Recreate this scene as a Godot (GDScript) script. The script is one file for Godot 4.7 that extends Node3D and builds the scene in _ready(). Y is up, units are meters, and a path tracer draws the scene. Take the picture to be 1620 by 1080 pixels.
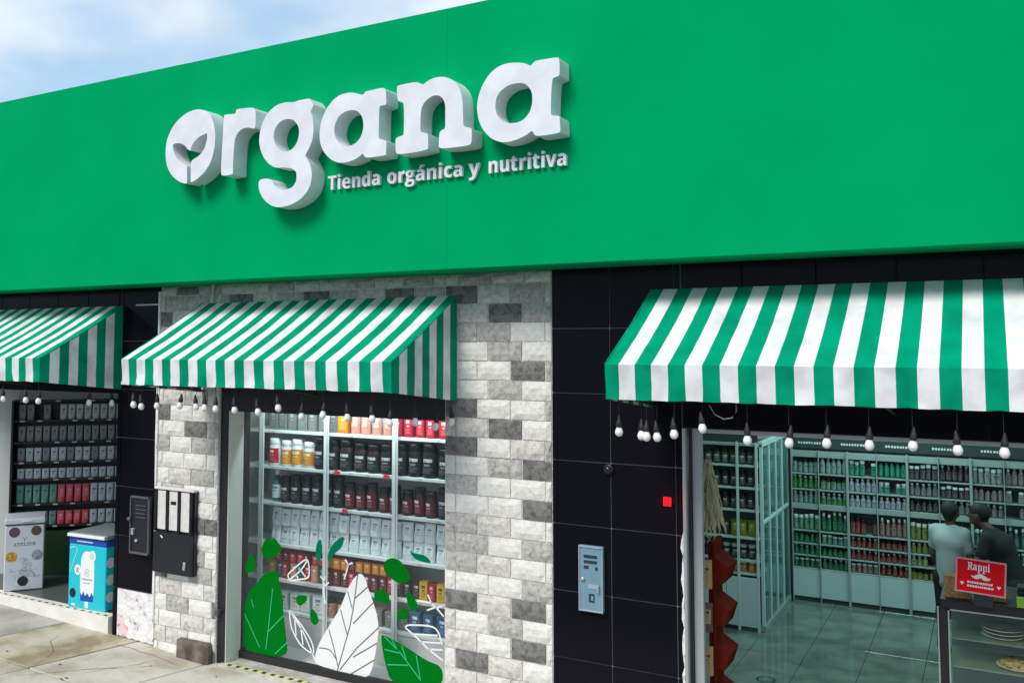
extends Node3D
# A green-fronted organic grocery on a sloping street: fascia with raised letters, three striped awnings,
# a decorated display window, stone and black-tiled piers and an open shop entrance.

var rng := RandomNumberGenerator.new()
var mats := {}
var texs := {}
var used := {}
var mesh_cache := {}

# ------------------------------------------------------------------ naming and tagging
func numbered(called: String) -> String:
	if not used.has(called):
		used[called] = 0
		return called
	used[called] += 1
	return "%s_%03d" % [called, used[called]]

func tag(o: Node, label: String, category: String, group := "") -> Node:
	o.set_meta("label", label)
	o.set_meta("category", category)
	if group != "":
		o.set_meta("group", group)
	return o

func thing(called: String, label: String, category: String, at := Vector3.ZERO, turn := 0.0, group := "") -> Node3D:
	var o := Node3D.new()
	o.name = numbered(called)
	add_child(o)
	o.position = at
	o.rotation.y = turn
	tag(o, label, category, group)
	return o

func part(called: String, mesh: Mesh, parent: Node, at := Vector3.ZERO, rot := Vector3.ZERO) -> MeshInstance3D:
	var o := MeshInstance3D.new()
	o.name = called
	o.mesh = mesh
	o.position = at
	o.rotation = rot
	parent.add_child(o, true)
	return o

func single(called: String, mesh: Mesh, label: String, category: String, at := Vector3.ZERO, turn := 0.0, group := "") -> MeshInstance3D:
	var o := MeshInstance3D.new()
	o.name = numbered(called)
	o.mesh = mesh
	add_child(o)
	o.position = at
	o.rotation.y = turn
	tag(o, label, category, group)
	return o

func structure(called: String, mesh: Mesh = null) -> Node3D:
	var o: Node3D
	if mesh:
		o = MeshInstance3D.new()
		o.mesh = mesh
	else:
		o = Node3D.new()
	o.name = numbered(called)
	o.set_meta("kind", "structure")
	add_child(o)
	return o

# ------------------------------------------------------------------ textures and materials
func noise_tex(key: String, freq: float, ramp: Array, octaves := 4, size := 512, warp := 0.0, kind := FastNoiseLite.TYPE_SIMPLEX_SMOOTH) -> NoiseTexture2D:
	if texs.has(key):
		return texs[key]
	var n := FastNoiseLite.new()
	n.noise_type = kind
	n.seed = key.hash() % 9999
	n.frequency = freq
	n.fractal_octaves = octaves
	if warp > 0.0:
		n.domain_warp_enabled = true
		n.domain_warp_amplitude = warp
		n.domain_warp_frequency = freq * 0.7
	var t := NoiseTexture2D.new()
	t.width = size
	t.height = size
	t.seamless = true
	t.noise = n
	var g := Gradient.new()
	var offs := PackedFloat32Array()
	var cols := PackedColorArray()
	for r in ramp:
		offs.append(r[0])
		var v = r[1]
		cols.append(v if v is Color else Color(v, v, v))
	g.offsets = offs
	g.colors = cols
	t.color_ramp = g
	texs[key] = t
	return t

func bump_tex(key: String, freq: float, strength: float, octaves := 4, size := 512, warp := 0.0) -> NoiseTexture2D:
	if texs.has(key):
		return texs[key]
	var n := FastNoiseLite.new()
	n.seed = key.hash() % 9999
	n.frequency = freq
	n.fractal_octaves = octaves
	if warp > 0.0:
		n.domain_warp_enabled = true
		n.domain_warp_amplitude = warp
		n.domain_warp_frequency = freq * 0.7
	var t := NoiseTexture2D.new()
	t.width = size
	t.height = size
	t.seamless = true
	t.noise = n
	t.as_normal_map = true
	t.bump_strength = strength
	texs[key] = t
	return t

func lin(r: float, g: float, b: float) -> Color:
	return Color(r, g, b).linear_to_srgb()

func mat(key: String, col := Color.WHITE, rough := 0.8, tex: Texture2D = null, scale := 1.0, nrm: Texture2D = null, nstr := 1.0, spec := 0.5, metal := 0.0) -> StandardMaterial3D:
	if mats.has(key):
		return mats[key]
	var m := StandardMaterial3D.new()
	m.albedo_color = col
	m.roughness = rough
	m.metallic = metal
	m.metallic_specular = spec
	if tex:
		m.albedo_texture = tex
	if nrm:
		m.normal_enabled = true
		m.normal_texture = nrm
		m.normal_scale = nstr
	if tex or nrm:
		m.uv1_triplanar = true
		m.uv1_world_triplanar = true
		m.uv1_scale = Vector3.ONE * scale
	mats[key] = m
	return m

func glass(key: String, col: Color, alpha: float, rough := 0.03, spec := 0.4) -> StandardMaterial3D:
	if mats.has(key):
		return mats[key]
	var m := StandardMaterial3D.new()
	m.albedo_color = Color(col.r, col.g, col.b, alpha)
	m.transparency = BaseMaterial3D.TRANSPARENCY_ALPHA
	m.roughness = rough
	m.metallic_specular = spec
	mats[key] = m
	return m

# ------------------------------------------------------------------ mesh helpers
func begin(smooth := false) -> SurfaceTool:
	var st := SurfaceTool.new()
	st.begin(Mesh.PRIMITIVE_TRIANGLES)
	st.set_smooth_group(0 if smooth else -1)
	return st

func finish(st: SurfaceTool, m: Material, into: ArrayMesh = null) -> ArrayMesh:
	st.generate_normals()
	var r: ArrayMesh = st.commit(into) if into else st.commit()
	r.surface_set_material(r.get_surface_count() - 1, m)
	return r

func tri(st: SurfaceTool, a: Vector3, b: Vector3, c: Vector3) -> void:
	st.add_vertex(a)
	st.add_vertex(b)
	st.add_vertex(c)

# corners given clockwise as seen from the front
func quad(st: SurfaceTool, a: Vector3, b: Vector3, c: Vector3, d: Vector3) -> void:
	tri(st, a, b, c)
	tri(st, a, c, d)

func bar(st: SurfaceTool, c: Vector3, s: Vector3, basis := Basis.IDENTITY) -> void:
	var h := s * 0.5
	var p := []
	for i in 8:
		p.append(c + basis * Vector3(h.x if i & 1 else -h.x, h.y if i & 2 else -h.y, h.z if i & 4 else -h.z))
	quad(st, p[4], p[6], p[7], p[5])
	quad(st, p[1], p[3], p[2], p[0])
	quad(st, p[5], p[7], p[3], p[1])
	quad(st, p[0], p[2], p[6], p[4])
	quad(st, p[6], p[2], p[3], p[7])
	quad(st, p[0], p[4], p[5], p[1])

func span(st: SurfaceTool, x0: float, x1: float, y0: float, y1: float, z0: float, z1: float) -> void:
	bar(st, Vector3((x0 + x1) / 2, (y0 + y1) / 2, (z0 + z1) / 2), Vector3(abs(x1 - x0), abs(y1 - y0), abs(z1 - z0)))

# box with chamfered edges
func cbar(st: SurfaceTool, c: Vector3, s: Vector3, b: float, basis := Basis.IDENTITY) -> void:
	var h := s * 0.5
	var f := func(x, y, z, ax): # corner signs and the axis whose face the vertex lies on
		var v := Vector3(x * (h.x - (0.0 if ax == 0 else b)), y * (h.y - (0.0 if ax == 1 else b)), z * (h.z - (0.0 if ax == 2 else b)))
		return c + basis * v
	for s1 in [-1, 1]:
		var q := [f.call(s1, -1, -1, 0), f.call(s1, 1, -1, 0), f.call(s1, 1, 1, 0), f.call(s1, -1, 1, 0)]
		if s1 < 0: quad(st, q[0], q[1], q[2], q[3])
		else: quad(st, q[3], q[2], q[1], q[0])
		q = [f.call(-1, s1, -1, 1), f.call(-1, s1, 1, 1), f.call(1, s1, 1, 1), f.call(1, s1, -1, 1)]
		if s1 < 0: quad(st, q[0], q[1], q[2], q[3])
		else: quad(st, q[3], q[2], q[1], q[0])
		q = [f.call(-1, -1, s1, 2), f.call(1, -1, s1, 2), f.call(1, 1, s1, 2), f.call(-1, 1, s1, 2)]
		if s1 < 0: quad(st, q[0], q[1], q[2], q[3])
		else: quad(st, q[3], q[2], q[1], q[0])
	for s1 in [-1, 1]:
		for s2 in [-1, 1]:
			var e := [f.call(-1, s1, s2, 1), f.call(1, s1, s2, 1), f.call(1, s1, s2, 2), f.call(-1, s1, s2, 2)]
			if s1 * s2 > 0: quad(st, e[0], e[1], e[2], e[3])
			else: quad(st, e[3], e[2], e[1], e[0])
			e = [f.call(s1, -1, s2, 0), f.call(s1, 1, s2, 0), f.call(s1, 1, s2, 2), f.call(s1, -1, s2, 2)]
			if s1 * s2 < 0: quad(st, e[0], e[1], e[2], e[3])
			else: quad(st, e[3], e[2], e[1], e[0])
			e = [f.call(s1, s2, -1, 0), f.call(s1, s2, 1, 0), f.call(s1, s2, 1, 1), f.call(s1, s2, -1, 1)]
			if s1 * s2 > 0: quad(st, e[0], e[1], e[2], e[3])
			else: quad(st, e[3], e[2], e[1], e[0])
			for s3 in [-1, 1]:
				var t := [f.call(s1, s2, s3, 0), f.call(s1, s2, s3, 1), f.call(s1, s2, s3, 2)]
				if s1 * s2 * s3 < 0: tri(st, t[0], t[1], t[2])
				else: tri(st, t[2], t[1], t[0])

func cbox(s: Vector3, b: float, m: Material, c := Vector3.ZERO, basis := Basis.IDENTITY) -> ArrayMesh:
	var st := begin()
	cbar(st, c, s, b, basis)
	return finish(st, m)

func box_mesh(x0: float, x1: float, y0: float, y1: float, z0: float, z1: float, m: Material) -> ArrayMesh:
	var st := begin()
	span(st, x0, x1, y0, y1, z0, z1)
	return finish(st, m)

# profile: [radius, y] from bottom to top, turned round y
func lathe(st: SurfaceTool, prof: Array, seg := 12, c := Vector3.ZERO) -> void:
	for i in prof.size() - 1:
		for k in seg:
			var a0 := TAU * k / seg
			var a1 := TAU * (k + 1) / seg
			var p0 := c + Vector3(cos(a0) * prof[i][0], prof[i][1], sin(a0) * prof[i][0])
			var p1 := c + Vector3(cos(a1) * prof[i][0], prof[i][1], sin(a1) * prof[i][0])
			var q0 := c + Vector3(cos(a0) * prof[i + 1][0], prof[i + 1][1], sin(a0) * prof[i + 1][0])
			var q1 := c + Vector3(cos(a1) * prof[i + 1][0], prof[i + 1][1], sin(a1) * prof[i + 1][0])
			if prof[i][0] > 0.0001: tri(st, p0, p1, q1)
			if prof[i + 1][0] > 0.0001: tri(st, p0, q1, q0)

func lathe_mesh(prof: Array, m: Material, seg := 14, into: ArrayMesh = null) -> ArrayMesh:
	var st := begin(true)
	lathe(st, prof, seg)
	return finish(st, m, into)

func tube(st: SurfaceTool, pts: Array, r: float, seg := 6) -> void:
	var rings := []
	for i in pts.size():
		var d: Vector3 = (pts[min(i + 1, pts.size() - 1)] - pts[max(i - 1, 0)]).normalized()
		var u := d.cross(Vector3.UP if abs(d.y) < 0.9 else Vector3.RIGHT).normalized()
		var v := d.cross(u)
		var ring := []
		for k in seg:
			ring.append(pts[i] + (u * cos(TAU * k / seg) + v * sin(TAU * k / seg)) * r)
		rings.append(ring)
	for i in pts.size() - 1:
		for k in seg:
			var k2 := (k + 1) % seg
			quad(st, rings[i][k], rings[i + 1][k], rings[i + 1][k2], rings[i][k2])

func tube_mesh(pts: Array, r: float, m: Material, seg := 6) -> ArrayMesh:
	var st := begin(true)
	tube(st, pts, r, seg)
	return finish(st, m)

func flat_points(a: Array) -> PackedVector2Array:
	var p := PackedVector2Array()
	for i in range(0, a.size(), 2):
		p.append(Vector2(a[i], a[i + 1]))
	return p

func chaikin(p: PackedVector2Array, times := 2, keep := 0.2) -> PackedVector2Array:
	for t in times:
		var q := PackedVector2Array()
		for i in p.size():
			var a := p[i]
			var b := p[(i + 1) % p.size()]
			q.append(a.lerp(b, keep))
			q.append(a.lerp(b, 1.0 - keep))
		p = q
	return p

# rounds the gentle bends of an outline and keeps its corners, cut only slightly
func soften(p: PackedVector2Array, times := 2) -> PackedVector2Array:
	for t in times:
		var q := PackedVector2Array()
		for i in p.size():
			var a := p[i - 1] if i > 0 else p[p.size() - 1]
			var b := p[i]
			var c := p[(i + 1) % p.size()]
			var turn := absf((b - a).angle_to(c - b))
			var cut := 0.22
			if turn > 0.75:
				cut = minf(0.22, 0.006 / maxf(minf(a.distance_to(b), b.distance_to(c)), 0.001)) if t == 0 else 0.25
			q.append(b.lerp(a, cut))
			q.append(b.lerp(c, cut))
		p = q
	return p

# outline with an optional hole, from z0 (back) to z1 (front)
func extrude(st: SurfaceTool, outer: PackedVector2Array, hole: PackedVector2Array, z0: float, z1: float) -> void:
	if Geometry2D.is_polygon_clockwise(outer):
		outer.reverse()
	var faces: Array = [outer]
	if hole.size() > 2:
		if not Geometry2D.is_polygon_clockwise(hole):
			hole.reverse()
		# cut the face in two through the middle of the hole so that each half is a simple outline
		var mid := Vector2.ZERO
		for q in hole:
			mid += q / hole.size()
		faces = []
		for sgn in [-1.0, 1.0]:
			var half := PackedVector2Array([mid + Vector2(0, -9), mid + Vector2(9 * sgn, -9), mid + Vector2(9 * sgn, 9), mid + Vector2(0, 9)])
			for piece in Geometry2D.intersect_polygons(outer, half):
				for rest in Geometry2D.clip_polygons(piece, hole):
					faces.append(rest)
	for face in faces:
		var idx := Geometry2D.triangulate_polygon(face)
		for i in range(0, idx.size(), 3):
			var a: Vector2 = face[idx[i]]
			var b: Vector2 = face[idx[i + 1]]
			var c: Vector2 = face[idx[i + 2]]
			if (b - a).cross(c - a) > 0.0:
				var t := b
				b = c
				c = t
			tri(st, Vector3(a.x, a.y, z1), Vector3(b.x, b.y, z1), Vector3(c.x, c.y, z1))
			tri(st, Vector3(a.x, a.y, z0), Vector3(c.x, c.y, z0), Vector3(b.x, b.y, z0))
	for ring in [outer, hole]:
		for i in ring.size():
			var a: Vector2 = ring[i]
			var b: Vector2 = ring[(i + 1) % ring.size()]
			quad(st, Vector3(a.x, a.y, z1), Vector3(b.x, b.y, z1), Vector3(b.x, b.y, z0), Vector3(a.x, a.y, z0))

func plate(pts: Array, z0: float, z1: float, m: Material, rounds := 1) -> ArrayMesh:
	var st := begin()
	var p := flat_points(pts)
	if rounds > 0:
		p = chaikin(p, rounds, 0.22)
	extrude(st, p, PackedVector2Array(), z0, z1)
	return finish(st, m)

# a flat stroke of given width along points, in the xy plane
func stroke(st: SurfaceTool, pts: PackedVector2Array, w: float, z0: float, z1: float) -> void:
	var l := PackedVector2Array()
	var r := PackedVector2Array()
	for i in pts.size():
		var d := (pts[min(i + 1, pts.size() - 1)] - pts[max(i - 1, 0)]).normalized()
		var n := Vector2(-d.y, d.x) * w * 0.5
		l.append(pts[i] + n)
		r.append(pts[i] - n)
	for i in pts.size() - 1:
		quad(st, Vector3(l[i].x, l[i].y, z1), Vector3(l[i + 1].x, l[i + 1].y, z1), Vector3(r[i + 1].x, r[i + 1].y, z1), Vector3(r[i].x, r[i].y, z1))
		quad(st, Vector3(r[i].x, r[i].y, z0), Vector3(r[i + 1].x, r[i + 1].y, z0), Vector3(l[i + 1].x, l[i + 1].y, z0), Vector3(l[i].x, l[i].y, z0))

func font(bold := true, family := "Droid Sans") -> SystemFont:
	var f := SystemFont.new()
	f.font_names = PackedStringArray([family])
	f.font_weight = 700 if bold else 400
	return f

func text_mesh(s: String, f: Font, h: float, depth: float, m: Material) -> TextMesh:
	var t := TextMesh.new()
	t.text = s
	t.font = f
	t.font_size = 64
	t.pixel_size = h / 64.0
	t.depth = depth
	t.curve_step = 1.0
	t.material = m
	return t

# a line of raised or printed writing, one letter per part, fitted between x0 and x1 on the baseline y
func writing(parent: Node, s: String, x0: float, x1: float, y: float, z: float, cap: float, depth: float, m: Material, f: Font, called := "letter") -> void:
	var size := cap / 0.714
	var w := f.get_string_size(s, HORIZONTAL_ALIGNMENT_LEFT, -1, 64).x * size / 64.0
	var k := (x1 - x0) / w
	for i in s.length():
		var ch := s.substr(i, 1)
		if ch == " ":
			continue
		var adv := f.get_string_size(s.substr(0, i), HORIZONTAL_ALIGNMENT_LEFT, -1, 64).x * size / 64.0
		var key := "t|%s|%.4f|%.4f|%s" % [ch, size, depth, m.get_instance_id()]
		if not mesh_cache.has(key):
			var t := text_mesh(ch, f, size, depth, m)
			t.horizontal_alignment = HORIZONTAL_ALIGNMENT_LEFT
			t.vertical_alignment = VERTICAL_ALIGNMENT_BOTTOM
			mesh_cache[key] = t
		var base := f.get_descent(64) * size / 64.0
		var o := part(called, mesh_cache[key], parent, Vector3(x0 + adv * k, y - base, z))
		o.scale.x = k

func yg(x: float) -> float: # the pavement falls gently to the right
	return -0.2207 - 0.0355 * x

# ================================================================== the scene
const FACE := 0.0            # plane of the stone and tile facing
const FASCIA_Z := 0.42       # face of the green fascia
const LETTERS := [
	[[-5.681,4.036,-5.614,4.059,-5.526,4.108,-5.460,4.181,-5.424,4.277,-5.411,4.369,-5.418,4.442,-5.439,4.516,-5.480,4.586,-5.540,4.623,-5.605,4.638,-5.660,4.639,-5.740,4.626,-5.840,4.580,-5.910,4.521,-5.965,4.431,-5.980,4.351,-5.977,4.262,-5.952,4.185,-5.898,4.113,-5.814,4.058,-5.743,4.035,-5.721,4.035,-5.725,4.181,-5.768,4.205,-5.841,4.248,-5.883,4.311,-5.901,4.376,-5.855,4.386,-5.793,4.375,-5.752,4.352,-5.716,4.312,-5.688,4.305,-5.686,4.331,-5.652,4.374,-5.584,4.414,-5.505,4.430,-5.502,4.379,-5.527,4.310,-5.570,4.264,-5.609,4.243,-5.648,4.232,-5.683,4.210], []],
	[[-5.323,4.546,-5.314,4.558,-5.195,4.547,-5.191,4.576,-5.181,4.585,-5.060,4.580,-5.009,4.574,-4.983,4.550,-4.982,4.426,-4.988,4.413,-5.009,4.406,-5.048,4.422,-5.109,4.424,-5.161,4.401,-5.195,4.358,-5.206,4.294,-5.213,4.189,-5.214,4.064,-5.325,4.061,-5.343,4.076,-5.341,4.202,-5.330,4.400], []],
	[[-4.588,4.562,-4.558,4.571,-4.444,4.573,-4.402,4.519,-4.431,4.471,-4.406,4.407,-4.399,4.321,-4.415,4.230,-4.479,4.138,-4.431,4.072,-4.408,3.995,-4.422,3.913,-4.463,3.851,-4.533,3.801,-4.629,3.770,-4.739,3.762,-4.813,3.784,-4.889,3.838,-4.935,3.909,-4.943,3.977,-4.918,3.999,-4.836,3.997,-4.798,3.970,-4.779,3.934,-4.723,3.896,-4.655,3.893,-4.595,3.909,-4.560,3.953,-4.561,4.019,-4.598,4.051,-4.683,4.069,-4.769,4.072,-4.845,4.113,-4.909,4.187,-4.943,4.278,-4.938,4.365,-4.908,4.449,-4.853,4.520,-4.766,4.566,-4.680,4.574,-4.619,4.566], [-4.665,4.445,-4.610,4.434,-4.573,4.403,-4.545,4.367,-4.539,4.309,-4.559,4.245,-4.600,4.203,-4.667,4.183,-4.735,4.207,-4.779,4.260,-4.799,4.320,-4.781,4.385,-4.733,4.432]],
	[[-4.066,4.568,-3.994,4.549,-3.943,4.529,-3.922,4.553,-3.884,4.555,-3.769,4.562,-3.740,4.542,-3.735,4.432,-3.796,4.430,-3.800,4.355,-3.801,4.191,-3.733,4.170,-3.736,4.065,-3.880,4.063,-3.917,4.067,-3.943,4.100,-3.972,4.079,-4.031,4.058,-4.099,4.047,-4.177,4.055,-4.247,4.093,-4.309,4.156,-4.341,4.230,-4.343,4.316,-4.326,4.392,-4.287,4.465,-4.226,4.525,-4.157,4.561], [-4.052,4.434,-4.001,4.425,-3.967,4.397,-3.941,4.352,-3.936,4.282,-3.961,4.216,-4.007,4.180,-4.066,4.165,-4.126,4.179,-4.179,4.220,-4.206,4.279,-4.202,4.342,-4.164,4.400,-4.112,4.429]],
	[[-3.647,4.549,-3.628,4.559,-3.472,4.563,-3.428,4.531,-3.384,4.556,-3.326,4.571,-3.255,4.566,-3.198,4.544,-3.149,4.501,-3.117,4.447,-3.103,4.384,-3.099,4.299,-3.096,4.198,-3.030,4.178,-3.030,4.079,-3.051,4.062,-3.197,4.061,-3.278,4.066,-3.296,4.080,-3.285,4.187,-3.239,4.200,-3.240,4.292,-3.240,4.366,-3.258,4.411,-3.290,4.440,-3.340,4.446,-3.398,4.421,-3.438,4.373,-3.445,4.293,-3.444,4.199,-3.382,4.183,-3.378,4.071,-3.484,4.060,-3.632,4.060,-3.653,4.078,-3.655,4.173,-3.640,4.184,-3.584,4.193,-3.581,4.309,-3.586,4.427,-3.638,4.446], []],
	[[-2.691,4.579,-2.629,4.566,-2.585,4.539,-2.557,4.565,-2.527,4.569,-2.390,4.569,-2.377,4.552,-2.377,4.445,-2.427,4.436,-2.437,4.358,-2.441,4.192,-2.379,4.182,-2.373,4.074,-2.435,4.068,-2.535,4.067,-2.559,4.077,-2.576,4.110,-2.617,4.084,-2.679,4.063,-2.748,4.052,-2.818,4.059,-2.889,4.096,-2.946,4.160,-2.979,4.234,-2.990,4.312,-2.979,4.388,-2.946,4.467,-2.889,4.536,-2.824,4.574,-2.754,4.585], [-2.678,4.441,-2.629,4.431,-2.595,4.398,-2.575,4.358,-2.572,4.296,-2.589,4.236,-2.630,4.191,-2.685,4.173,-2.748,4.177,-2.804,4.203,-2.839,4.248,-2.850,4.307,-2.839,4.369,-2.803,4.409,-2.747,4.436]],
]
const DECALS := [
	["green",[-5.760,0.059,-5.755,0.254,-5.751,0.462,-5.683,0.588,-5.588,0.678,-5.563,0.720,-5.503,0.753,-5.461,0.777,-5.392,0.779,-5.366,0.744,-5.360,0.681,-5.321,0.597,-5.310,0.446,-5.282,0.299,-5.245,0.072]],
	["green",[-5.681,0.907,-5.632,0.841,-5.625,0.758,-5.748,0.717,-5.749,0.789]],
	["green",[-5.492,1.063,-5.448,1.019,-5.432,1.070,-5.372,1.024,-5.320,0.972,-5.362,0.949,-5.395,0.900,-5.480,0.874,-5.549,0.883,-5.568,0.952,-5.535,1.020]],
	["teal",[-4.919,1.115,-4.892,1.024,-4.931,0.883,-4.965,0.954,-4.966,1.041]],
	["teal",[-4.667,1.165,-4.689,1.058,-4.774,1.000,-4.836,0.907,-4.845,0.980,-4.791,1.078]],
	["green",[-5.172,0.610,-5.049,0.626,-5.056,0.581,-5.121,0.525,-5.170,0.547]],
	["green",[-4.999,0.533,-4.942,0.485,-4.925,0.426,-4.964,0.389,-5.013,0.413,-5.022,0.486]],
	["white",[-4.502,0.879,-4.449,0.831,-4.433,0.773,-4.387,0.683,-4.342,0.582,-4.318,0.466,-4.342,0.309,-4.368,0.186,-4.411,0.063,-4.592,0.059,-4.731,0.066,-4.952,0.077,-4.961,0.150,-4.922,0.254,-4.829,0.391,-4.706,0.567,-4.631,0.735,-4.570,0.828]],
	["green",[-4.279,0.971,-4.242,1.017,-4.169,1.031,-4.097,1.003,-4.024,0.906,-4.024,0.871,-4.110,0.831,-4.197,0.862,-4.271,0.912]],
	["green",[-4.045,0.793,-3.981,0.748,-3.945,0.684,-3.966,0.646,-4.037,0.659,-4.059,0.738]],
	["green",[-4.372,0.673,-4.361,0.782,-4.313,0.734,-4.273,0.817,-4.262,0.741,-4.225,0.763,-4.213,0.653,-4.313,0.675]],
	["green",[-4.151,0.585,-4.116,0.637,-4.066,0.667,-4.030,0.625,-4.044,0.577,-4.137,0.558]],
	["teal",[-4.033,1.110,-3.997,1.087,-3.884,1.086,-3.814,1.024,-3.968,1.036,-4.011,1.072]],
	["green",[-4.303,0.410,-4.267,0.421,-4.064,0.364,-3.880,0.290,-3.722,0.265,-3.722,0.113,-4.191,0.041,-4.265,0.227]],
]
const STROKES := [
	["pale",[-5.429,0.635,-5.473,0.271,-5.496,0.115]],
	["pale",[-5.745,0.380,-5.564,0.117]],
	["pale",[-5.298,0.430,-5.473,0.265]],
	["pale",[-5.252,0.216,-5.393,0.093]],
	["pale",[-5.669,0.513,-5.641,0.446]],
	["dark",[-4.529,0.868,-4.558,0.673,-4.608,0.425,-4.728,0.067]],
	["dark",[-4.430,0.774,-4.558,0.667]],
	["dark",[-4.377,0.655,-4.571,0.466]],
	["dark",[-4.316,0.474,-4.531,0.280,-4.704,0.077]],
	["dark",[-4.334,0.347,-4.568,0.202]],
	["dark",[-4.630,0.712,-4.584,0.585]],
	["dark",[-4.700,0.557,-4.631,0.367]],
	["dark",[-4.818,0.381,-4.761,0.232,-4.723,0.104]],
	["dark",[-4.919,0.219,-4.808,0.218,-4.736,0.151]],
	["dark",[-4.358,0.213,-4.589,0.065]],
	["white",[-5.240,0.476,-5.213,0.335,-5.112,0.213,-4.982,0.166,-4.999,0.256,-5.098,0.365,-5.232,0.477]],
	["white",[-5.232,0.471,-5.114,0.350,-5.048,0.260,-4.941,0.087]],
	["white",[-5.181,0.415,-5.163,0.280]],
	["white",[-5.114,0.350,-5.088,0.217]],
	["white",[-5.262,0.770,-5.188,0.835,-5.058,0.917,-5.037,0.784,-5.146,0.744,-5.237,0.729,-5.262,0.770]],
	["white",[-5.237,0.735,-5.122,0.824,-5.058,0.907]],
	["white",[-5.171,0.787,-5.154,0.751]],
	["white",[-5.122,0.824,-5.072,0.774]],
	["white",[-4.069,0.510,-4.012,0.536,-3.796,0.545,-3.725,0.430]],
	["white",[-4.069,0.510,-3.963,0.451,-3.851,0.376,-3.720,0.312]],
	["white",[-3.991,0.470,-3.768,0.492]],
	["white",[-3.920,0.423,-3.741,0.439]],
	["white",[-3.851,0.376,-3.724,0.391]],
	["white",[-3.950,0.730,-3.824,0.724,-3.714,0.642]],
	["white",[-3.824,0.724,-3.859,0.788]],
	["white",[-3.783,0.695,-3.728,0.720]],
	["white",[-3.797,0.699,-3.866,0.667]],
	["white",[-4.863,0.805,-4.878,0.693,-4.857,0.584]],
	["white",[-4.863,0.756,-4.911,0.800]],
	["white",[-4.875,0.718,-4.823,0.761]],
	["white",[-4.661,0.964,-4.630,0.919,-4.667,0.805]],
	["white",[-4.642,0.918,-4.584,0.949]],
	["pale",[-4.264,0.411,-4.103,0.301,-3.919,0.130]],
	["pale",[-4.263,0.311,-4.125,0.303]],
	["pale",[-4.233,0.198,-4.039,0.225]],
	["pale",[-4.205,0.414,-4.125,0.309]],
	["pale",[-4.097,0.366,-4.046,0.241]],
	["pale",[-3.962,0.312,-3.926,0.146]],
]

func _ready() -> void:
	rng.seed = 20240611
	# camera: eye height 2.7 m above the entrance level, looking left along the front
	var cam := Camera3D.new()
	cam.name = "camera"
	add_child(cam)
	cam.transform = Transform3D(Basis(Vector3(0.871447, 0.000634, -0.490489), Vector3(0.030534, 0.997989, 0.055540), Vector3(0.489538, -0.063377, 0.869676)), Vector3(0, 2.7, 5.903))
	cam.projection = Camera3D.PROJECTION_FRUSTUM
	cam.near = 0.1
	cam.far = 1200.0
	cam.size = 0.1 * 1080.0 / 1448.7
	cam.frustum_offset = Vector2(0.1 * 57.7 / 1448.7, -0.1 * 83.9 / 1448.7)
	cam.current = true
	make_light()
	make_ground()
	var b := thing("shop_building", "shop front with a wide green fascia over stone and black tiled piers", "building")
	make_fascia(b)
	make_piers(b)
	make_window(b)
	make_rooms(b)
	make_awnings()
	make_signs()
	make_lights()
	make_window_display()
	make_left_bay()
	make_shop_interior()
	make_fixtures()

# ------------------------------------------------------------------ light and sky
func make_light() -> void:
	var sun := DirectionalLight3D.new()
	sun.name = "sun"
	add_child(sun)
	sun.look_at_from_position(Vector3.ZERO, Vector3(0.20, -1.0, -0.92))
	sun.light_energy = 0.92
	sun.light_angular_distance = 24.0
	sun.light_color = Color(1.0, 0.975, 0.94)
	sun.shadow_enabled = true
	var w := 2048
	var h := 1024
	var im := Image.create(w, h, false, Image.FORMAT_RGBF)
	var n := FastNoiseLite.new()
	n.seed = 77
	n.noise_type = FastNoiseLite.TYPE_SIMPLEX_SMOOTH
	n.fractal_octaves = 6
	n.frequency = 1.0
	var blue_top := Color(0.20, 0.39, 0.66)
	var blue_low := Color(0.43, 0.62, 0.79)
	var white := Color(0.72, 0.79, 0.85)
	im.fill(Color(0.25, 0.25, 0.245))
	for y in h / 2 + 8:
		var el := (0.5 - (y + 0.5) / h) * PI
		for x in w:
			var az := (x + 0.5) / w * TAU
			var c := Color(0.25, 0.25, 0.245)
			if el > -0.02:
				var d := Vector3(cos(el) * sin(az), sin(el), -cos(el) * cos(az))
				var p := d / (0.32 + maxf(d.y, 0.0)) * 1.15
				var f := n.get_noise_3d(p.x + 3.0, p.y * 1.5, p.z - 7.0) * 0.5 + 0.5
				var f2 := n.get_noise_3d(p.x * 2.7, p.y * 4.0 + 9.0, p.z * 2.7) * 0.5 + 0.5
				var cover := smoothstep(0.40, 0.66, f * 0.70 + f2 * 0.30 + 0.03)
				var base := blue_low.lerp(blue_top, clampf(d.y * 1.1, 0.0, 1.0))
				c = base.lerp(white * (0.86 + 0.24 * f2), cover * 0.94)
				c = c.lerp(Color(0.54, 0.64, 0.75), clampf(1.0 - d.y * 5.0, 0.0, 1.0) * 0.7)
			im.set_pixel(x, y, c)
	var sm := PanoramaSkyMaterial.new()
	sm.panorama = ImageTexture.create_from_image(im)
	sm.energy_multiplier = 1.18
	var sky := Sky.new()
	sky.sky_material = sm
	var env := Environment.new()
	env.background_mode = Environment.BG_SKY
	env.sky = sky
	env.tonemap_mode = Environment.TONE_MAPPER_LINEAR
	env.tonemap_exposure = 1.03
	env.sdfgi_enabled = true
	env.ssao_enabled = true
	env.ssil_enabled = true
	var we := WorldEnvironment.new()
	we.name = "environment"
	we.environment = env
	add_child(we)

# ------------------------------------------------------------------ ground, pavement, road
func sloped(x: float, dy: float, z: float) -> Vector3:
	return Vector3(x, yg(x) + dy, z)

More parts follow.
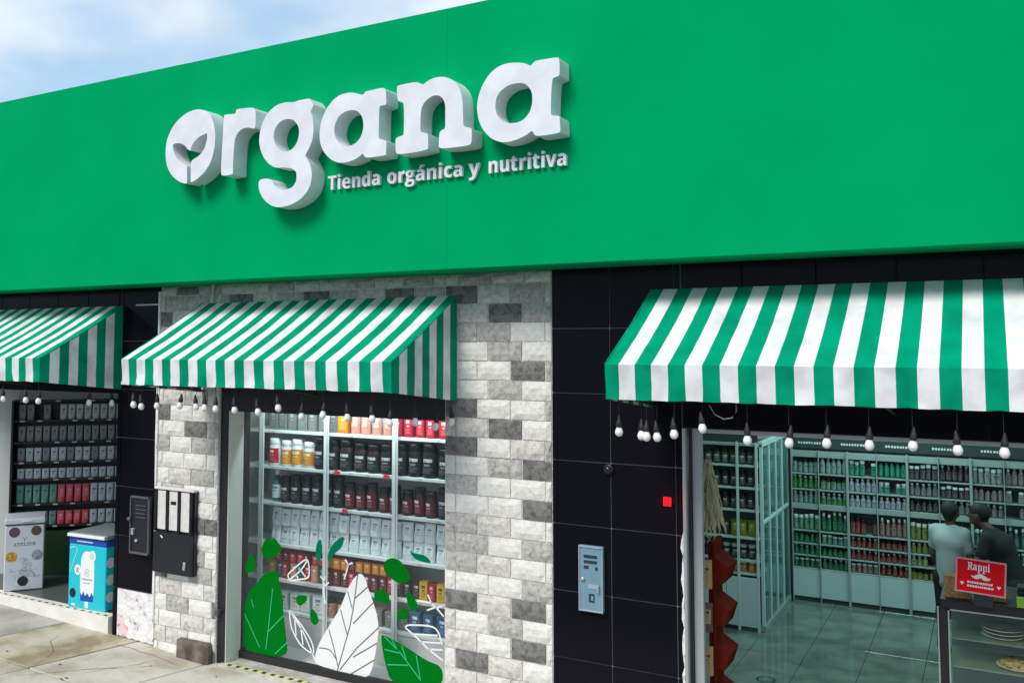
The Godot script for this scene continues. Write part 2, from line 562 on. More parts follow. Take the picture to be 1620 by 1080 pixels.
func make_ground() -> void:
	var asphalt := mat("asphalt", lin(0.055, 0.055, 0.057), 0.92, noise_tex("asph", 0.03, [[0.0, 0.6], [1.0, 1.0]], 5), 0.7, bump_tex("asphb", 0.09, 3.0), 0.5)
	var st := begin()
	quad(st, sloped(-500, -0.16, -500), sloped(500, -0.16, -500), sloped(500, -0.16, 500), sloped(-500, -0.16, 500))
	structure("ground", finish(st, asphalt))
	st = begin()
	quad(st, sloped(-60, -0.15, 2.8), sloped(60, -0.15, 2.8), sloped(60, -0.15, 12), sloped(-60, -0.15, 12))
	structure("road", finish(st, asphalt))
	# pavement of large cast slabs with open joints
	var bed := mat("slab_bed", lin(0.16, 0.15, 0.13), 0.95)
	st = begin()
	for s in [[-0.02, 0], [-0.158, 1]]:
		pass
	quad(st, sloped(-14, -0.018, -0.25), sloped(8, -0.018, -0.25), sloped(8, -0.018, 2.62), sloped(-14, -0.018, 2.62))
	quad(st, sloped(-14, -0.018, 2.62), sloped(8, -0.018, 2.62), sloped(8, -0.17, 2.62), sloped(-14, -0.17, 2.62))
	var walk := structure("pavement", finish(st, bed))
	var grain := bump_tex("concb", 0.06, 2.2, 5)
	var tones := [
		mat("slab_cream", lin(0.57, 0.55, 0.495), 0.85, noise_tex("conc1", 0.004, [[0.2, Color(0.84, 0.81, 0.76)], [0.45, Color(0.95, 0.94, 0.91)], [0.8, Color(1, 1, 1)]], 7, 1024, 60.0), 0.35, grain, 0.35),
		mat("slab_stained", lin(0.53, 0.505, 0.44), 0.85, noise_tex("conc2", 0.004, [[0.25, Color(0.76, 0.71, 0.60)], [0.5, Color(0.92, 0.89, 0.82)], [0.75, Color(1, 0.99, 0.96)]], 7, 1024, 70.0), 0.4, grain, 0.35),
		mat("slab_grey", lin(0.49, 0.485, 0.46), 0.85, noise_tex("conc3", 0.004, [[0.2, Color(0.82, 0.80, 0.78)], [0.6, Color(0.95, 0.94, 0.92)], [0.9, Color(1, 1, 1)]], 7, 1024, 60.0), 0.35, grain, 0.35)]
	var xs := []
	var x := -13.6
	var fixed := [-7.83, -6.86, -5.93]
	for i in range(-6, 0):
		xs.append(-7.83 + i * 0.98)
	xs += fixed
	for i in range(1, 15):
		xs.append(-5.93 + i * 0.96)
	var zs := [-0.2, 0.93, 1.86, 2.6]
	for j in 3:
		for i in xs.size() - 1:
			var sk := 0.24
			var a: float = xs[i] + 0.011
			var c: float = xs[i + 1] - 0.011
			var z0: float = zs[j] + 0.010
			var z1: float = zs[j + 1] - 0.010
			var t: int = [0, 1, 2, 0, 2][(i * 3 + j * 2) % 5]
			if j == 0 and i == 5: t = 2
			if j == 0 and i == 6: t = 1
			if j == 0 and i == 7: t = 0
			if j == 0 and i == 8: t = 0
			var tilt := rng.randf_range(-0.003, 0.003)
			var cut: Array = []
			for q in [[a, z0], [c, z0], [c, z1], [a, z1]]:
				cut.append(sloped(q[0] - sk * q[1], tilt * (q[0] - a), q[1]))
			st = begin()
			var down := Vector3(0, -0.03, 0)
			var inn := 0.006
			var mid: Vector3 = (cut[0] + cut[2]) / 2
			var top := []
			for q in cut:
				top.append(q + ((mid - q) * Vector3(1, 0, 1)).normalized() * inn)
			quad(st, top[0], top[1], top[2], top[3])
			for k in 4:
				var k2 := (k + 1) % 4
				var e0: Vector3 = cut[k] + Vector3(0, -0.005, 0)
				var e1: Vector3 = cut[k2] + Vector3(0, -0.005, 0)
				quad(st, top[k2], top[k], e0, e1)
				quad(st, e1, e0, e0 + down, e1 + down)
			part("slab", finish(st, tones[t]), walk)
	# hairline cracks and old gum on the slabs
	var dirt := mat("crack_dirt", lin(0.10, 0.095, 0.085), 0.95)
	var r2 := RandomNumberGenerator.new()
	r2.seed = 31
	for c in [[-7.55, 0.30, 0.5, 0.4], [-6.2, 0.25, -0.9, 0.9], [-6.6, 0.75, 0.25, -0.6], [-7.0, 0.12, 0.9, 0.15], [-8.3, 0.4, 0.3, 0.6], [-5.2, 0.5, 0.7, -0.5]]:
		var a := Vector2(c[0], c[1])
		var d := Vector2(c[2], c[3]) * 0.1
		st = begin()
		for k in 9:
			var e := a + d + Vector2(r2.randf_range(-0.03, 0.03), r2.randf_range(-0.03, 0.03))
			var sn := (e - a).orthogonal().normalized() * r2.randf_range(0.0012, 0.003)
			quad(st, sloped(a.x - sn.x, 0.0035, a.y - sn.y), sloped(e.x - sn.x, 0.0035, e.y - sn.y), sloped(e.x + sn.x, 0.0035, e.y + sn.y), sloped(a.x + sn.x, 0.0035, a.y + sn.y))
			a = e
		part("crack", finish(st, dirt), walk)
	for k in 26:
		var c := Vector2(r2.randf_range(-8.4, -4.6), r2.randf_range(0.05, 1.1))
		var rr := r2.randf_range(0.006, 0.016)
		st = begin()
		for q in 9:
			var a0 := TAU * q / 9
			var a1 := TAU * (q + 1) / 9
			tri(st, sloped(c.x, 0.0045, c.y), sloped(c.x + cos(a0) * rr, 0.0035, c.y + sin(a0) * rr * 0.8), sloped(c.x + cos(a1) * rr, 0.0035, c.y + sin(a1) * rr * 0.8))
		part("gum_spot", finish(st, dirt if k % 3 == 0 else mat("gum", lin(0.24, 0.23, 0.21), 0.8)), walk)
	# kerb stones
	var kerbm := mat("kerb", lin(0.36, 0.36, 0.34), 0.9, noise_tex("conc3", 0.013, []), 0.8, grain, 0.35)
	for i in 22:
		var kx := -14.0 + i * 1.0
		st = begin()
		for e in 1:
			var p := [sloped(kx + 0.004, 0, 2.625), sloped(kx + 0.996, 0, 2.625), sloped(kx + 0.996, 0, 2.77), sloped(kx + 0.004, 0, 2.77)]
			var q := [sloped(kx + 0.004, -0.02, 2.79), sloped(kx + 0.996, -0.02, 2.79), sloped(kx + 0.996, -0.17, 2.795), sloped(kx + 0.004, -0.17, 2.795)]
			quad(st, p[0], p[1], p[2], p[3])
			quad(st, p[3], p[2], q[1], q[0])
			quad(st, q[0], q[1], q[2], q[3])
			quad(st, p[1], p[2], q[1], q[2])
		part("kerb_stone", finish(st, kerbm), walk)

# ------------------------------------------------------------------ fascia
func make_fascia(b: Node3D) -> void:
	var green := mat("fascia_green", lin(0.0, 0.35, 0.125), 0.6, noise_tex("fasc", 0.006, [[0.2, 0.98], [0.8, 1.0]], 4, 512, 30.0), 0.35, bump_tex("fascb", 0.005, 2.0, 3), 0.35, 0.05)
	var core := part("fascia", box_mesh(-11.4, 4.2, 3.27, 5.07, -0.05, 0.404, green), b)
	var seams := [-11.4, -3.32, 4.2]
	for i in seams.size() - 1:
		var st := begin()
		var x0: float = seams[i] + 0.0005
		var x1: float = seams[i + 1] - 0.0005
		cbar(st, Vector3((x0 + x1) / 2, (3.243 + 5.112) / 2, 0.413), Vector3(x1 - x0, 5.112 - 3.243, 0.014), 0.0006)
		part("panel", finish(st, green), core)
	# returned underside and top capping
	part("soffit", box_mesh(-11.4, 4.2, 3.246, 3.266, -0.04, 0.405, green), core)
	part("capping", box_mesh(-11.42, 4.22, 5.075, 5.1125, -0.06, 0.402, green), core)

# ------------------------------------------------------------------ stone and tile piers
func stone_block(w: float, h: float, variant: int) -> ArrayMesh:
	var key := "stone|%.3f|%.3f|%d" % [w, h, variant]
	if mesh_cache.has(key):
		return mesh_cache[key]
	var n := FastNoiseLite.new()
	n.seed = 40 + variant * 7
	n.frequency = 9.0
	n.fractal_octaves = 3
	var cx := 6 if w > 0.15 else 3
	var cy := 3
	var g := []
	for j in cy + 1:
		var row := []
		for i in cx + 1:
			var u := float(i) / cx
			var v := float(j) / cy
			var edge: bool = i == 0 or j == 0 or i == cx or j == cy
			var z := 0.003 if edge else 0.013 + n.get_noise_2d(u * w + variant, v * h) * 0.012
			var jit := 0.0015 if edge else 0.006
			row.append(Vector3((u - 0.5) * w + n.get_noise_2d(i * 3.1 + variant, j * 5.7) * jit, (v - 0.5) * h + n.get_noise_2d(i * 7.3, j * 2.9 + variant) * jit, z))
		g.append(row)
	var st := begin()
	for j in cy:
		for i in cx:
			quad(st, g[j][i], g[j + 1][i], g[j + 1][i + 1], g[j][i + 1])
	var back := Vector3(0, 0, -0.02)
	for i in cx:
		quad(st, g[0][i + 1] * Vector3(1, 1, 0) + back, g[0][i] * Vector3(1, 1, 0) + back, g[0][i], g[0][i + 1])
		quad(st, g[cy][i] * Vector3(1, 1, 0) + back, g[cy][i + 1] * Vector3(1, 1, 0) + back, g[cy][i + 1], g[cy][i])
	for j in cy:
		quad(st, g[j][0] * Vector3(1, 1, 0) + back, g[j + 1][0] * Vector3(1, 1, 0) + back, g[j + 1][0], g[j][0])
		quad(st, g[j + 1][cx] * Vector3(1, 1, 0) + back, g[j][cx] * Vector3(1, 1, 0) + back, g[j][cx], g[j + 1][cx])
	st.generate_normals()
	mesh_cache[key] = st.commit()
	return mesh_cache[key]

func stone_mat(t: String) -> Material:
	var nb := bump_tex("stoneb", 0.014, 9.0, 5, 512, 45.0)
	match t:
		"D":
			return mat("stone_dark", lin(0.25, 0.24, 0.23), 0.85, noise_tex("stD", 0.012, [[0.15, 0.62], [0.45, 0.8], [0.55, 1.0], [0.62, 0.85], [0.9, 0.95]], 5, 512, 45.0), 2.2, nb, 0.7)
		"M":
			return mat("stone_mid", lin(0.52, 0.50, 0.47), 0.85, noise_tex("stM", 0.016, [[0.12, 0.72], [0.40, 0.92], [0.48, 1.0], [0.52, 0.70], [0.56, 0.98], [0.9, 1.0]], 5, 512, 50.0), 2.2, nb, 0.7)
		"W":
			return mat("stone_warm", lin(0.68, 0.65, 0.60), 0.85, noise_tex("stW", 0.016, [[0.12, 0.8], [0.42, 0.95], [0.49, 1.0], [0.52, 0.76], [0.56, 1.0], [0.9, 1.0]], 5, 512, 50.0), 2.2, nb, 0.7)
	return mat("stone_light", lin(0.79, 0.77, 0.725), 0.85, noise_tex("stL", 0.016, [[0.12, 0.9], [0.44, 0.98], [0.5, 1.0], [0.525, 0.80], [0.55, 0.99], [0.95, 1.0]], 5, 512, 50.0), 2.2, nb, 0.7)

func lay_stones(pier: Node3D, x0: float, x1: float, ytop: float, ybot: float, rows: Array, shift: float) -> void:
	var h := 0.14
	var w := 0.275
	var r := 0
	var y := ytop
	while y > ybot:
		var hh := minf(h, y - ybot)
		var off := 0.0 if r % 2 == 0 else 0.092
		var x := x0 + shift + off - 2.0 * w
		var k := 0
		var tones: String = rows[r] if r < rows.size() else ""
		while x < x1:
			var a := maxf(x, x0)
			var c := minf(x + w, x1)
			if c - a > 0.03 and hh > 0.04:
				var t := ""
				if k < tones.length():
					t = tones[k]
				else:
					t = ["L", "L", "W", "M", "L", "D", "L", "W"][rng.randi() % 8]
				k += 1
				var o := MeshInstance3D.new()
				o.name = "stone"
				o.mesh = stone_block(snappedf(c - a - 0.010, 0.005), snappedf(hh - 0.010, 0.004), rng.randi() % 5)
				o.material_override = stone_mat(t)
				o.position = Vector3((a + c) / 2, y - hh / 2, -0.006 + rng.randf_range(-0.002, 0.002))
				if rng.randf() < 0.5:
					o.rotation.z = PI
				pier.add_child(o, true)
			x += w
		y -= h
		r += 1

func lay_tiles(pier: Node3D, xs: Array, ys: Array, z: float, m: Material, called := "tile") -> void:
	for i in xs.size() - 1:
		for j in ys.size() - 1:
			var w: float = xs[i + 1] - xs[i] - 0.0075
			var h: float = ys[j + 1] - ys[j] - 0.0075
			if w < 0.02 or h < 0.02:
				continue
			var key := "tile|%.3f|%.3f|%s" % [w, h, m.get_instance_id()]
			if not mesh_cache.has(key):
				mesh_cache[key] = cbox(Vector3(w, h, 0.012), 0.0015, m)
			part(called, mesh_cache[key], pier, Vector3((xs[i] + xs[i + 1]) / 2, (ys[j] + ys[j + 1]) / 2, z + rng.randf_range(-0.0006, 0.0006)), Vector3(rng.randf_range(-0.002, 0.002), rng.randf_range(-0.002, 0.002), 0))

func make_piers(b: Node3D) -> void:
	var mortar := mat("mortar", lin(0.80, 0.785, 0.75), 0.95, noise_tex("mort", 0.05, [[0.2, 0.78], [0.8, 1.0]], 4), 1.5)
	# pier between the window and the black tiles; tones row by row from the top, as in the photograph
	var p2 := part("stone_pier", box_mesh(-3.588, -2.708, -0.6, 3.244, -0.32, -0.0100, mortar), b)
	lay_stones(p2, -3.588, -2.708, 3.155, -0.35, ["DWMW", "WWDML", "MMLL", "LLMLL", "LLDMM", "LLMLL", "DLLM", "WWDLM", "DLWM", "LLMD", "MLLL", "LLLDD", "MWLL", "MMLMM", "MWLL", "LLLMM", "DWDL", "WLMLL", "WLDL", "LDWLL"], 0.003)
	lay_stones(p2, -3.588, -2.708, 3.240, 3.158, ["WMW"], 0.12)
	var p1 := part("stone_pier", box_mesh(-6.645, -5.892, -0.6, 3.244, -0.32, -0.0100, mortar), b)
	lay_stones(p1, -6.645, -5.892, 3.155, -0.2, ["WMM", "DWM", "MLL", "WML", "LLM", "MLL", "LWM", "DLL", "LLD", "MLM", "LLL", "LWM", "LML", "LDL", "MLD", "LWL", "LLML", "DLML", "LWL", "LMLD", "LLW"], 0.06)
	lay_stones(p1, -6.645, -5.892, 3.240, 3.158, ["WDM"], 0.2)
	var lw := part("stone_lintel", box_mesh(-5.892, -3.588, 2.76, 3.244, -0.32, -0.0100, mortar), b)
	lay_stones(lw, -5.892, -3.588, 3.155, 2.78, ["MDWMDMWDM"], 0.1)
	lay_stones(lw, -5.892, -3.588, 3.240, 3.158, ["WWMWWMWMW"], 0.0)
	# black polished tiles right of the stone
	var grout := mat("grout", lin(0.27, 0.27, 0.29), 0.9)
	var black := mat("black_tile", lin(0.006, 0.006, 0.0095), 0.16, null, 1.0, null, 1.0, 0.2)
	var ys := [-0.35, 0.12, 0.57, 1.024, 1.477, 1.912, 2.378, 2.827, 3.244]
	var bp := part("tiled_pier", box_mesh(-2.708, -1.776, -0.6, 3.244, -0.3, -0.016, grout), b)
	lay_tiles(bp, [-2.706, -2.275, -1.825, -1.778], ys, -0.008, black)
	var bl := part("tiled_lintel", box_mesh(-1.776, 2.9, 2.17, 3.244, -0.3, -0.016, mat("grout_black", lin(0.04, 0.04, 0.045), 0.9)), b)
	lay_tiles(bl, [-1.774, -1.375, -0.925, -0.475, -0.025, 0.425, 0.875, 1.325, 1.775, 2.225, 2.675, 2.9], [2.172, 2.378, 2.827, 3.244], -0.008, black)
	part("pier_end", box_mesh(2.9, 4.2, -0.6, 3.244, -0.3, -0.01, black), b)
	# the tiled pier beside the left bay, its lowest tile gone
	var lp := part("tiled_pier", box_mesh(-7.2, -6.648, -0.6, 3.244, -0.32, -0.016, grout), b)
	lay_tiles(lp, [-7.198, -7.14, -6.65], [0.47, 0.95, 1.40, 1.85, 2.30, 2.75, 3.244], -0.008, black)
	lay_tiles(lp, [-7.198, -7.14], [-0.1, 0.47], -0.008, black)
	var plaster := mat("bare_plaster", lin(0.80, 0.78, 0.775), 0.95, noise_tex("plst", 0.012, [[0.08, Color(0.62, 0.60, 0.60)], [0.22, Color(0.93, 0.92, 0.92)], [0.6, Color(1, 1, 1)]], 5, 512, 60.0), 1.3, bump_tex("plsb", 0.03, 5.0, 5), 0.8)
	# rough lower edge of the patch where the plaster has broken away
	var pts := [-7.135, 0.462, -6.652, 0.465]
	var rag := []
	var px := -6.652
	while px > -7.13:
		rag.append_array([px, yg(px) + 0.002 + absf(sin(px * 37.0)) * 0.014])
		px -= 0.045
	rag.append_array([-7.135, yg(-7.13) + 0.003])
	part("bare_patch", plate(pts + rag, -0.015, -0.006, plaster, 0), lp)
	part("pink_stain", plate([-7.125, 0.075, -7.128, 0.22, -7.10, 0.25, -7.075, 0.19, -7.05, 0.21, -7.02, 0.14, -6.99, 0.15, -6.98, 0.09, -7.03, 0.06, -7.08, 0.065], -0.006, -0.0052, mat("pink_stain", lin(0.80, 0.58, 0.60), 0.95, noise_tex("plst", 0.012, []), 2.0), 2), lp)
	part("edge_render", plate([-6.662, 3.2, -6.640, 3.2, -6.634, 2.2, -6.642, 1.5, -6.632, 0.8, -6.64, 0.45, -6.63, 0.1, -6.655, 0.05, -6.66, 0.5, -6.655, 1.2, -6.665, 1.9, -6.658, 2.6], -0.012, 0.012, plaster, 0), lp)
	part("trim_strip", box_mesh(-6.97, -6.665, 3.078, 3.092, -0.003, 0.006, mat("trim_pale", lin(0.5, 0.5, 0.48), 0.6)), lp)
	# header over the left bay
	var lh := part("tiled_lintel", box_mesh(-11.4, -7.2, 2.25, 3.244, -0.3, -0.016, grout), b)
	lay_tiles(lh, [-11.4, -10.8, -10.35, -9.9, -9.45, -9.0, -8.55, -8.1, -7.65, -7.202], [2.252, 2.75, 3.244], -0.008, black)
	# chipped white render along the edge of the entrance
	var chip := []
	var cy := 1.52
	while cy > -0.2:
		chip.append_array([-1.772 + 0.006 * sin(cy * 41.0) + 0.004 * sin(cy * 17.0), cy])
		cy -= 0.05
	cy = -0.2
	while cy < 1.5:
		chip.append_array([-1.788 + 0.006 * sin(cy * 29.0 + 1.0) + 0.004 * sin(cy * 71.0), cy])
		cy += 0.05
	part("chipped_edge", plate(chip, -0.004, 0.004, plaster, 0), bp)
	# plain render block at the foot of the stone pier
	part("foot_block", cbox(Vector3(0.38, 0.31, 0.10), 0.012, mat("old_render", lin(0.19, 0.165, 0.14), 0.95, noise_tex("oldr", 0.006, [[0.2, Color(0.66, 0.62, 0.6)], [0.5, Color(0.86, 0.84, 0.8)], [0.8, Color(1, 1, 1)]], 6, 512, 40.0), 0.9, bump_tex("plsb", 0.03, 5.0, 5), 0.8), Vector3(-6.10, 0.0, 0.018)), p1)

# ------------------------------------------------------------------ decorated window
func make_window(b: Node3D) -> void:
	var white := mat("white_frame", lin(0.62, 0.64, 0.60), 0.45)
	var steel := mat("dark_steel", lin(0.012, 0.012, 0.014), 0.5)
	var w := part("window", box_mesh(-5.83, -3.588, 2.14, 2.76, -0.30, -0.03, steel), b)   # roller shutter housing
	part("jamb", box_mesh(-5.892, -5.804, -0.2, 2.76, -0.30, -0.028, steel), w)
	part("jamb_lock", cbox(Vector3(0.04, 0.05, 0.05), 0.004, mat("lock_steel", lin(0.12, 0.12, 0.13), 0.4, null, 1.0, null, 1.0, 0.5, 0.6), Vector3(-5.862, 0.42, -0.005)), w)
	part("frame_post", box_mesh(-5.804, -5.796, 0.0, 2.14, -0.21, -0.033, white), w)
	part("sill_rail", box_mesh(-5.79, -3.60, 0.002, 0.066, -0.235, -0.185, steel), w)
	var pane_m := glass("window_glass", Color(0.86, 0.94, 0.95), 0.015, 0.02, 0.22)
	var xs := [-5.793, -5.29, -4.14, -3.60]
	for i in 3:
		var st := begin()
		span(st, xs[i] + 0.002, xs[i + 1] - 0.002, 0.066, 2.14, -0.214, -0.206)
		part("pane", finish(st, pane_m), w)
	# vinyl leaves stuck to the outside of the panes
	var vinyl := {
		"green": mat("vinyl_green", lin(0.0, 0.155, 0.010), 0.6, null, 1.0, null, 1.0, 0.1), "teal": mat("vinyl_teal", lin(0.0, 0.18, 0.09), 0.6, null, 1.0, null, 1.0, 0.1),
		"white": mat("vinyl_white", lin(0.80, 0.80, 0.80), 0.5), "pale": mat("vinyl_pale", lin(0.02, 0.42, 0.18), 0.5), "dark": mat("vinyl_gap", lin(0.13, 0.13, 0.14), 0.6)}
	var k := 0
	for d in DECALS:
		var o := part("leaf_decal", plate(d[1], -0.2055 + 0.0001 * k, -0.2040 + 0.0001 * k, vinyl[d[0]], 2), w)
		k += 1
	for s in STROKES:
		var pts := flat_points(s[1])
		var st := begin()
		var fine := PackedVector2Array()
		var cv := Curve2D.new()
		for i in pts.size():
			var t := (pts[min(i + 1, pts.size() - 1)] - pts[max(i - 1, 0)]) * 0.16
			cv.add_point(pts[i], -t, t)
		fine = cv.tessellate(4, 3.0)
		stroke(st, fine, {"white": 0.013, "pale": 0.009, "dark": 0.0085}[s[0]], -0.2020, -0.2012)
		part("leaf_vein", finish(st, vinyl[s[0]]), w)
	# threshold with hazard tape
	var stone := mat("threshold", lin(0.55, 0.55, 0.52), 0.6, noise_tex("conc3", 0.013, []), 1.4)
	var st2 := begin()
	span(st2, -5.832, -3.59, -0.25, 0.0, -0.30, 0.015)
	var th := part("threshold", finish(st2, stone), b)
	var yellow := mat("tape_yellow", lin(0.62, 0.58, 0.16), 0.6)
	var tblack := mat("tape_black", lin(0.02, 0.02, 0.02), 0.6)
	for i in 23:
		var x0 := -5.80 + i * 0.096
		part("tape", box_mesh(x0, x0 + 0.05, 0.0, 0.0015, -0.035, 0.005, yellow), th)
		part("tape", box_mesh(x0 + 0.05, x0 + 0.096, 0.0, 0.0015, -0.032, 0.002, tblack), th)

# ------------------------------------------------------------------ rooms behind the front
func make_rooms(b: Node3D) -> void:
	var wall_m := mat("room_wall", lin(0.60, 0.62, 0.60), 0.9)
	var ceil_m := mat("room_ceiling", lin(0.55, 0.55, 0.55), 0.9)
	# shop on the right
	var fm := mat("floor_tile", lin(0.19, 0.245, 0.215), 0.09, noise_tex("ftile", 0.008, [[0.2, 0.82], [0.8, 1.0]], 5, 512, 30.0), 0.7, null, 1.0, 0.5)
	var fl := part("shop_floor", box_mesh(-2.6, 2.9, -0.6, 0.088, -4.6, 0.0, mat("floor_grout", lin(0.07, 0.08, 0.075), 0.9)), b)
	for i in 9:
		for j in 10:
			var x0 := -2.35 + i * 0.45
			var z0 := -0.02 - j * 0.45
			var key := "floor_tile"
			if not mesh_cache.has(key):
				mesh_cache[key] = cbox(Vector3(0.446, 0.012, 0.446), 0.0015, fm)
			part("tile", mesh_cache[key], fl, Vector3(x0 + 0.225, 0.094, z0 - 0.225))
	part("room_wall", box_mesh(-2.7, 2.9, 0.088, 2.80, -4.75, -4.6, wall_m), b)
	part("room_wall", box_mesh(-2.75, -2.6, 0.088, 2.80, -4.75, -0.3, wall_m), b)
	part("room_wall", box_mesh(2.9, 3.0, 0.088, 2.80, -4.75, -0.3, wall_m), b)
	part("ceiling", box_mesh(-2.75, 3.0, 2.80, 2.95, -4.75, -0.3, ceil_m), b)
	# step down to the pavement
	var st := begin()
	span(st, -1.77, 2.9, -0.6, -0.04, 0.0, 0.30)
	part("entrance_step", finish(st, mat("threshold", Color.WHITE)), b)
	# metal door frame at the entrance
	var alu := mat("aluminium", lin(0.50, 0.52, 0.53), 0.38, null, 1.0, null, 1.0, 0.5, 0.55)
	var df := part("door_frame", cbox(Vector3(0.022, 2.07, 0.05), 0.003, alu, Vector3(-1.766, 1.135, -0.02)), b)
	part("post", cbox(Vector3(0.062, 2.07, 0.05), 0.004, alu, Vector3(-1.71, 1.135, -0.12)), df)
	part("seal", box_mesh(-1.75, -1.742, 0.1, 2.17, -0.10, -0.06, mat("dark_steel", Color.BLACK)), df)
	part("head_rail", cbox(Vector3(4.5, 0.03, 0.05), 0.003, alu, Vector3(0.55, 2.152, -0.12)), df)
	# display box behind the window
	part("room_wall", box_mesh(-6.7, -3.3, -0.2, 2.8, -1.25, -1.10, wall_m), b)
	part("room_wall", box_mesh(-6.45, -6.3, -0.2, 2.8, -1.10, -0.32, wall_m), b)
	part("room_wall", box_mesh(-3.45, -3.3, -0.2, 2.8, -1.10, -0.32, wall_m), b)
	part("ceiling", box_mesh(-6.45, -3.3, 2.8, 2.9, -1.25, -0.3, ceil_m), b)
	part("display_floor", box_mesh(-6.45, -3.3, -0.4, -0.002, -1.25, -0.30, ceil_m), b)
	# left bay: step, floor, oblique back wall
	var stepw := mat("white_step", lin(0.78, 0.76, 0.73), 0.6, noise_tex("stepn", 0.015, [[0.05, Color(0.72, 0.69, 0.64)], [0.16, Color(0.96, 0.95, 0.93)], [0.7, Color(1, 1, 1)]], 5, 512, 40.0), 0.7)
	part("bay_step", box_mesh(-11.3, -7.235, -0.4, 0.187, -0.10, 0.012, stepw), b)
	part("bay_floor", box_mesh(-11.3, -7.235, -0.4, 0.182, -3.4, -0.10, mat("bay_floor", lin(0.09, 0.10, 0.095), 0.35)), b)
	var bs := part("bay_nosing", box_mesh(-11.3, -7.235, 0.187, 0.1885, -0.055, 0.008, mat("tape_pale", lin(0.70, 0.68, 0.58), 0.6)), b)
	for i in 22:
		part("tape", box_mesh(-9.6 + i * 0.108, -9.6 + i * 0.108 + 0.042, 0.1885, 0.1895, -0.034, -0.012, mat("tape_black", Color.BLACK)), bs)
	var th := 0.764
	var bw := part("room_wall", null, b, Vector3(-9.57, 0.182, -0.6), Vector3(0, th, 0))
	bw.mesh = box_mesh(-1.6, 3.6, 0.0, 2.5, -0.16, -0.02, wall_m)
	part("room_wall", box_mesh(-7.2, -7.1, -0.1, 2.8, -3.4, -0.32, wall_m), b)
	part("ceiling", box_mesh(-11.3, -7.1, 2.62, 2.75, -3.4, -0.3, ceil_m), b)
	# flush ceiling panels that light the shop, and a tube above the window display
	for q in [Vector3(-0.9, 2.79, -2.0), Vector3(-0.9, 2.79, -3.4), Vector3(1.2, 2.79, -2.6)]:
		ceiling_lamp(q, Vector2(0.9, 0.3), 1.9, Color(0.80, 1.0, 0.97), Vector3(-PI / 2, 0, 0), "flush white light panel in the shop ceiling", "shop ceiling lights")
	ceiling_lamp(Vector3(-4.75, 2.30, -0.36), Vector2(2.0, 0.05), 1.7, Color(0.90, 1.0, 1.0), Vector3(-0.95, 0, 0), "long tube light above the window shelves", "")
	part("roof_slab", box_mesh(-11.4, 4.2, 3.27, 3.42, -4.9, -0.06, ceil_m), b)

func ceiling_lamp(at: Vector3, size: Vector2, energy: float, col: Color, rot: Vector3, label: String, group: String) -> void:
	var t := thing("light_panel", label, "ceiling light", at, 0.0, group)
	var glow := mat("lamp_glow", Color(0.9, 0.95, 0.95), 0.6)
	glow.emission_enabled = true
	glow.emission = Color(0.92, 1.0, 0.98)
	glow.emission_energy_multiplier = 0.8
	var b := Basis.from_euler(rot)
	part("housing", cbox(Vector3(size.x + 0.03, size.y + 0.03, 0.02), 0.003, mat("lamp_housing", lin(0.6, 0.6, 0.6), 0.5), b * Vector3(0, 0, 0.012), b), t)
	part("diffuser", cbox(Vector3(size.x, size.y, 0.008), 0.002, glow, b * Vector3(0, 0, -0.001), b), t)
	var l := AreaLight3D.new()
	l.name = "lamp"
	l.area_size = size
	l.light_energy = energy
	l.light_color = col
	l.area_range = 12.0
	l.area_attenuation = 2.0
	l.shadow_enabled = true
	l.rotation = rot
	l.position = b * Vector3(0, 0, -0.012)
	t.add_child(l)

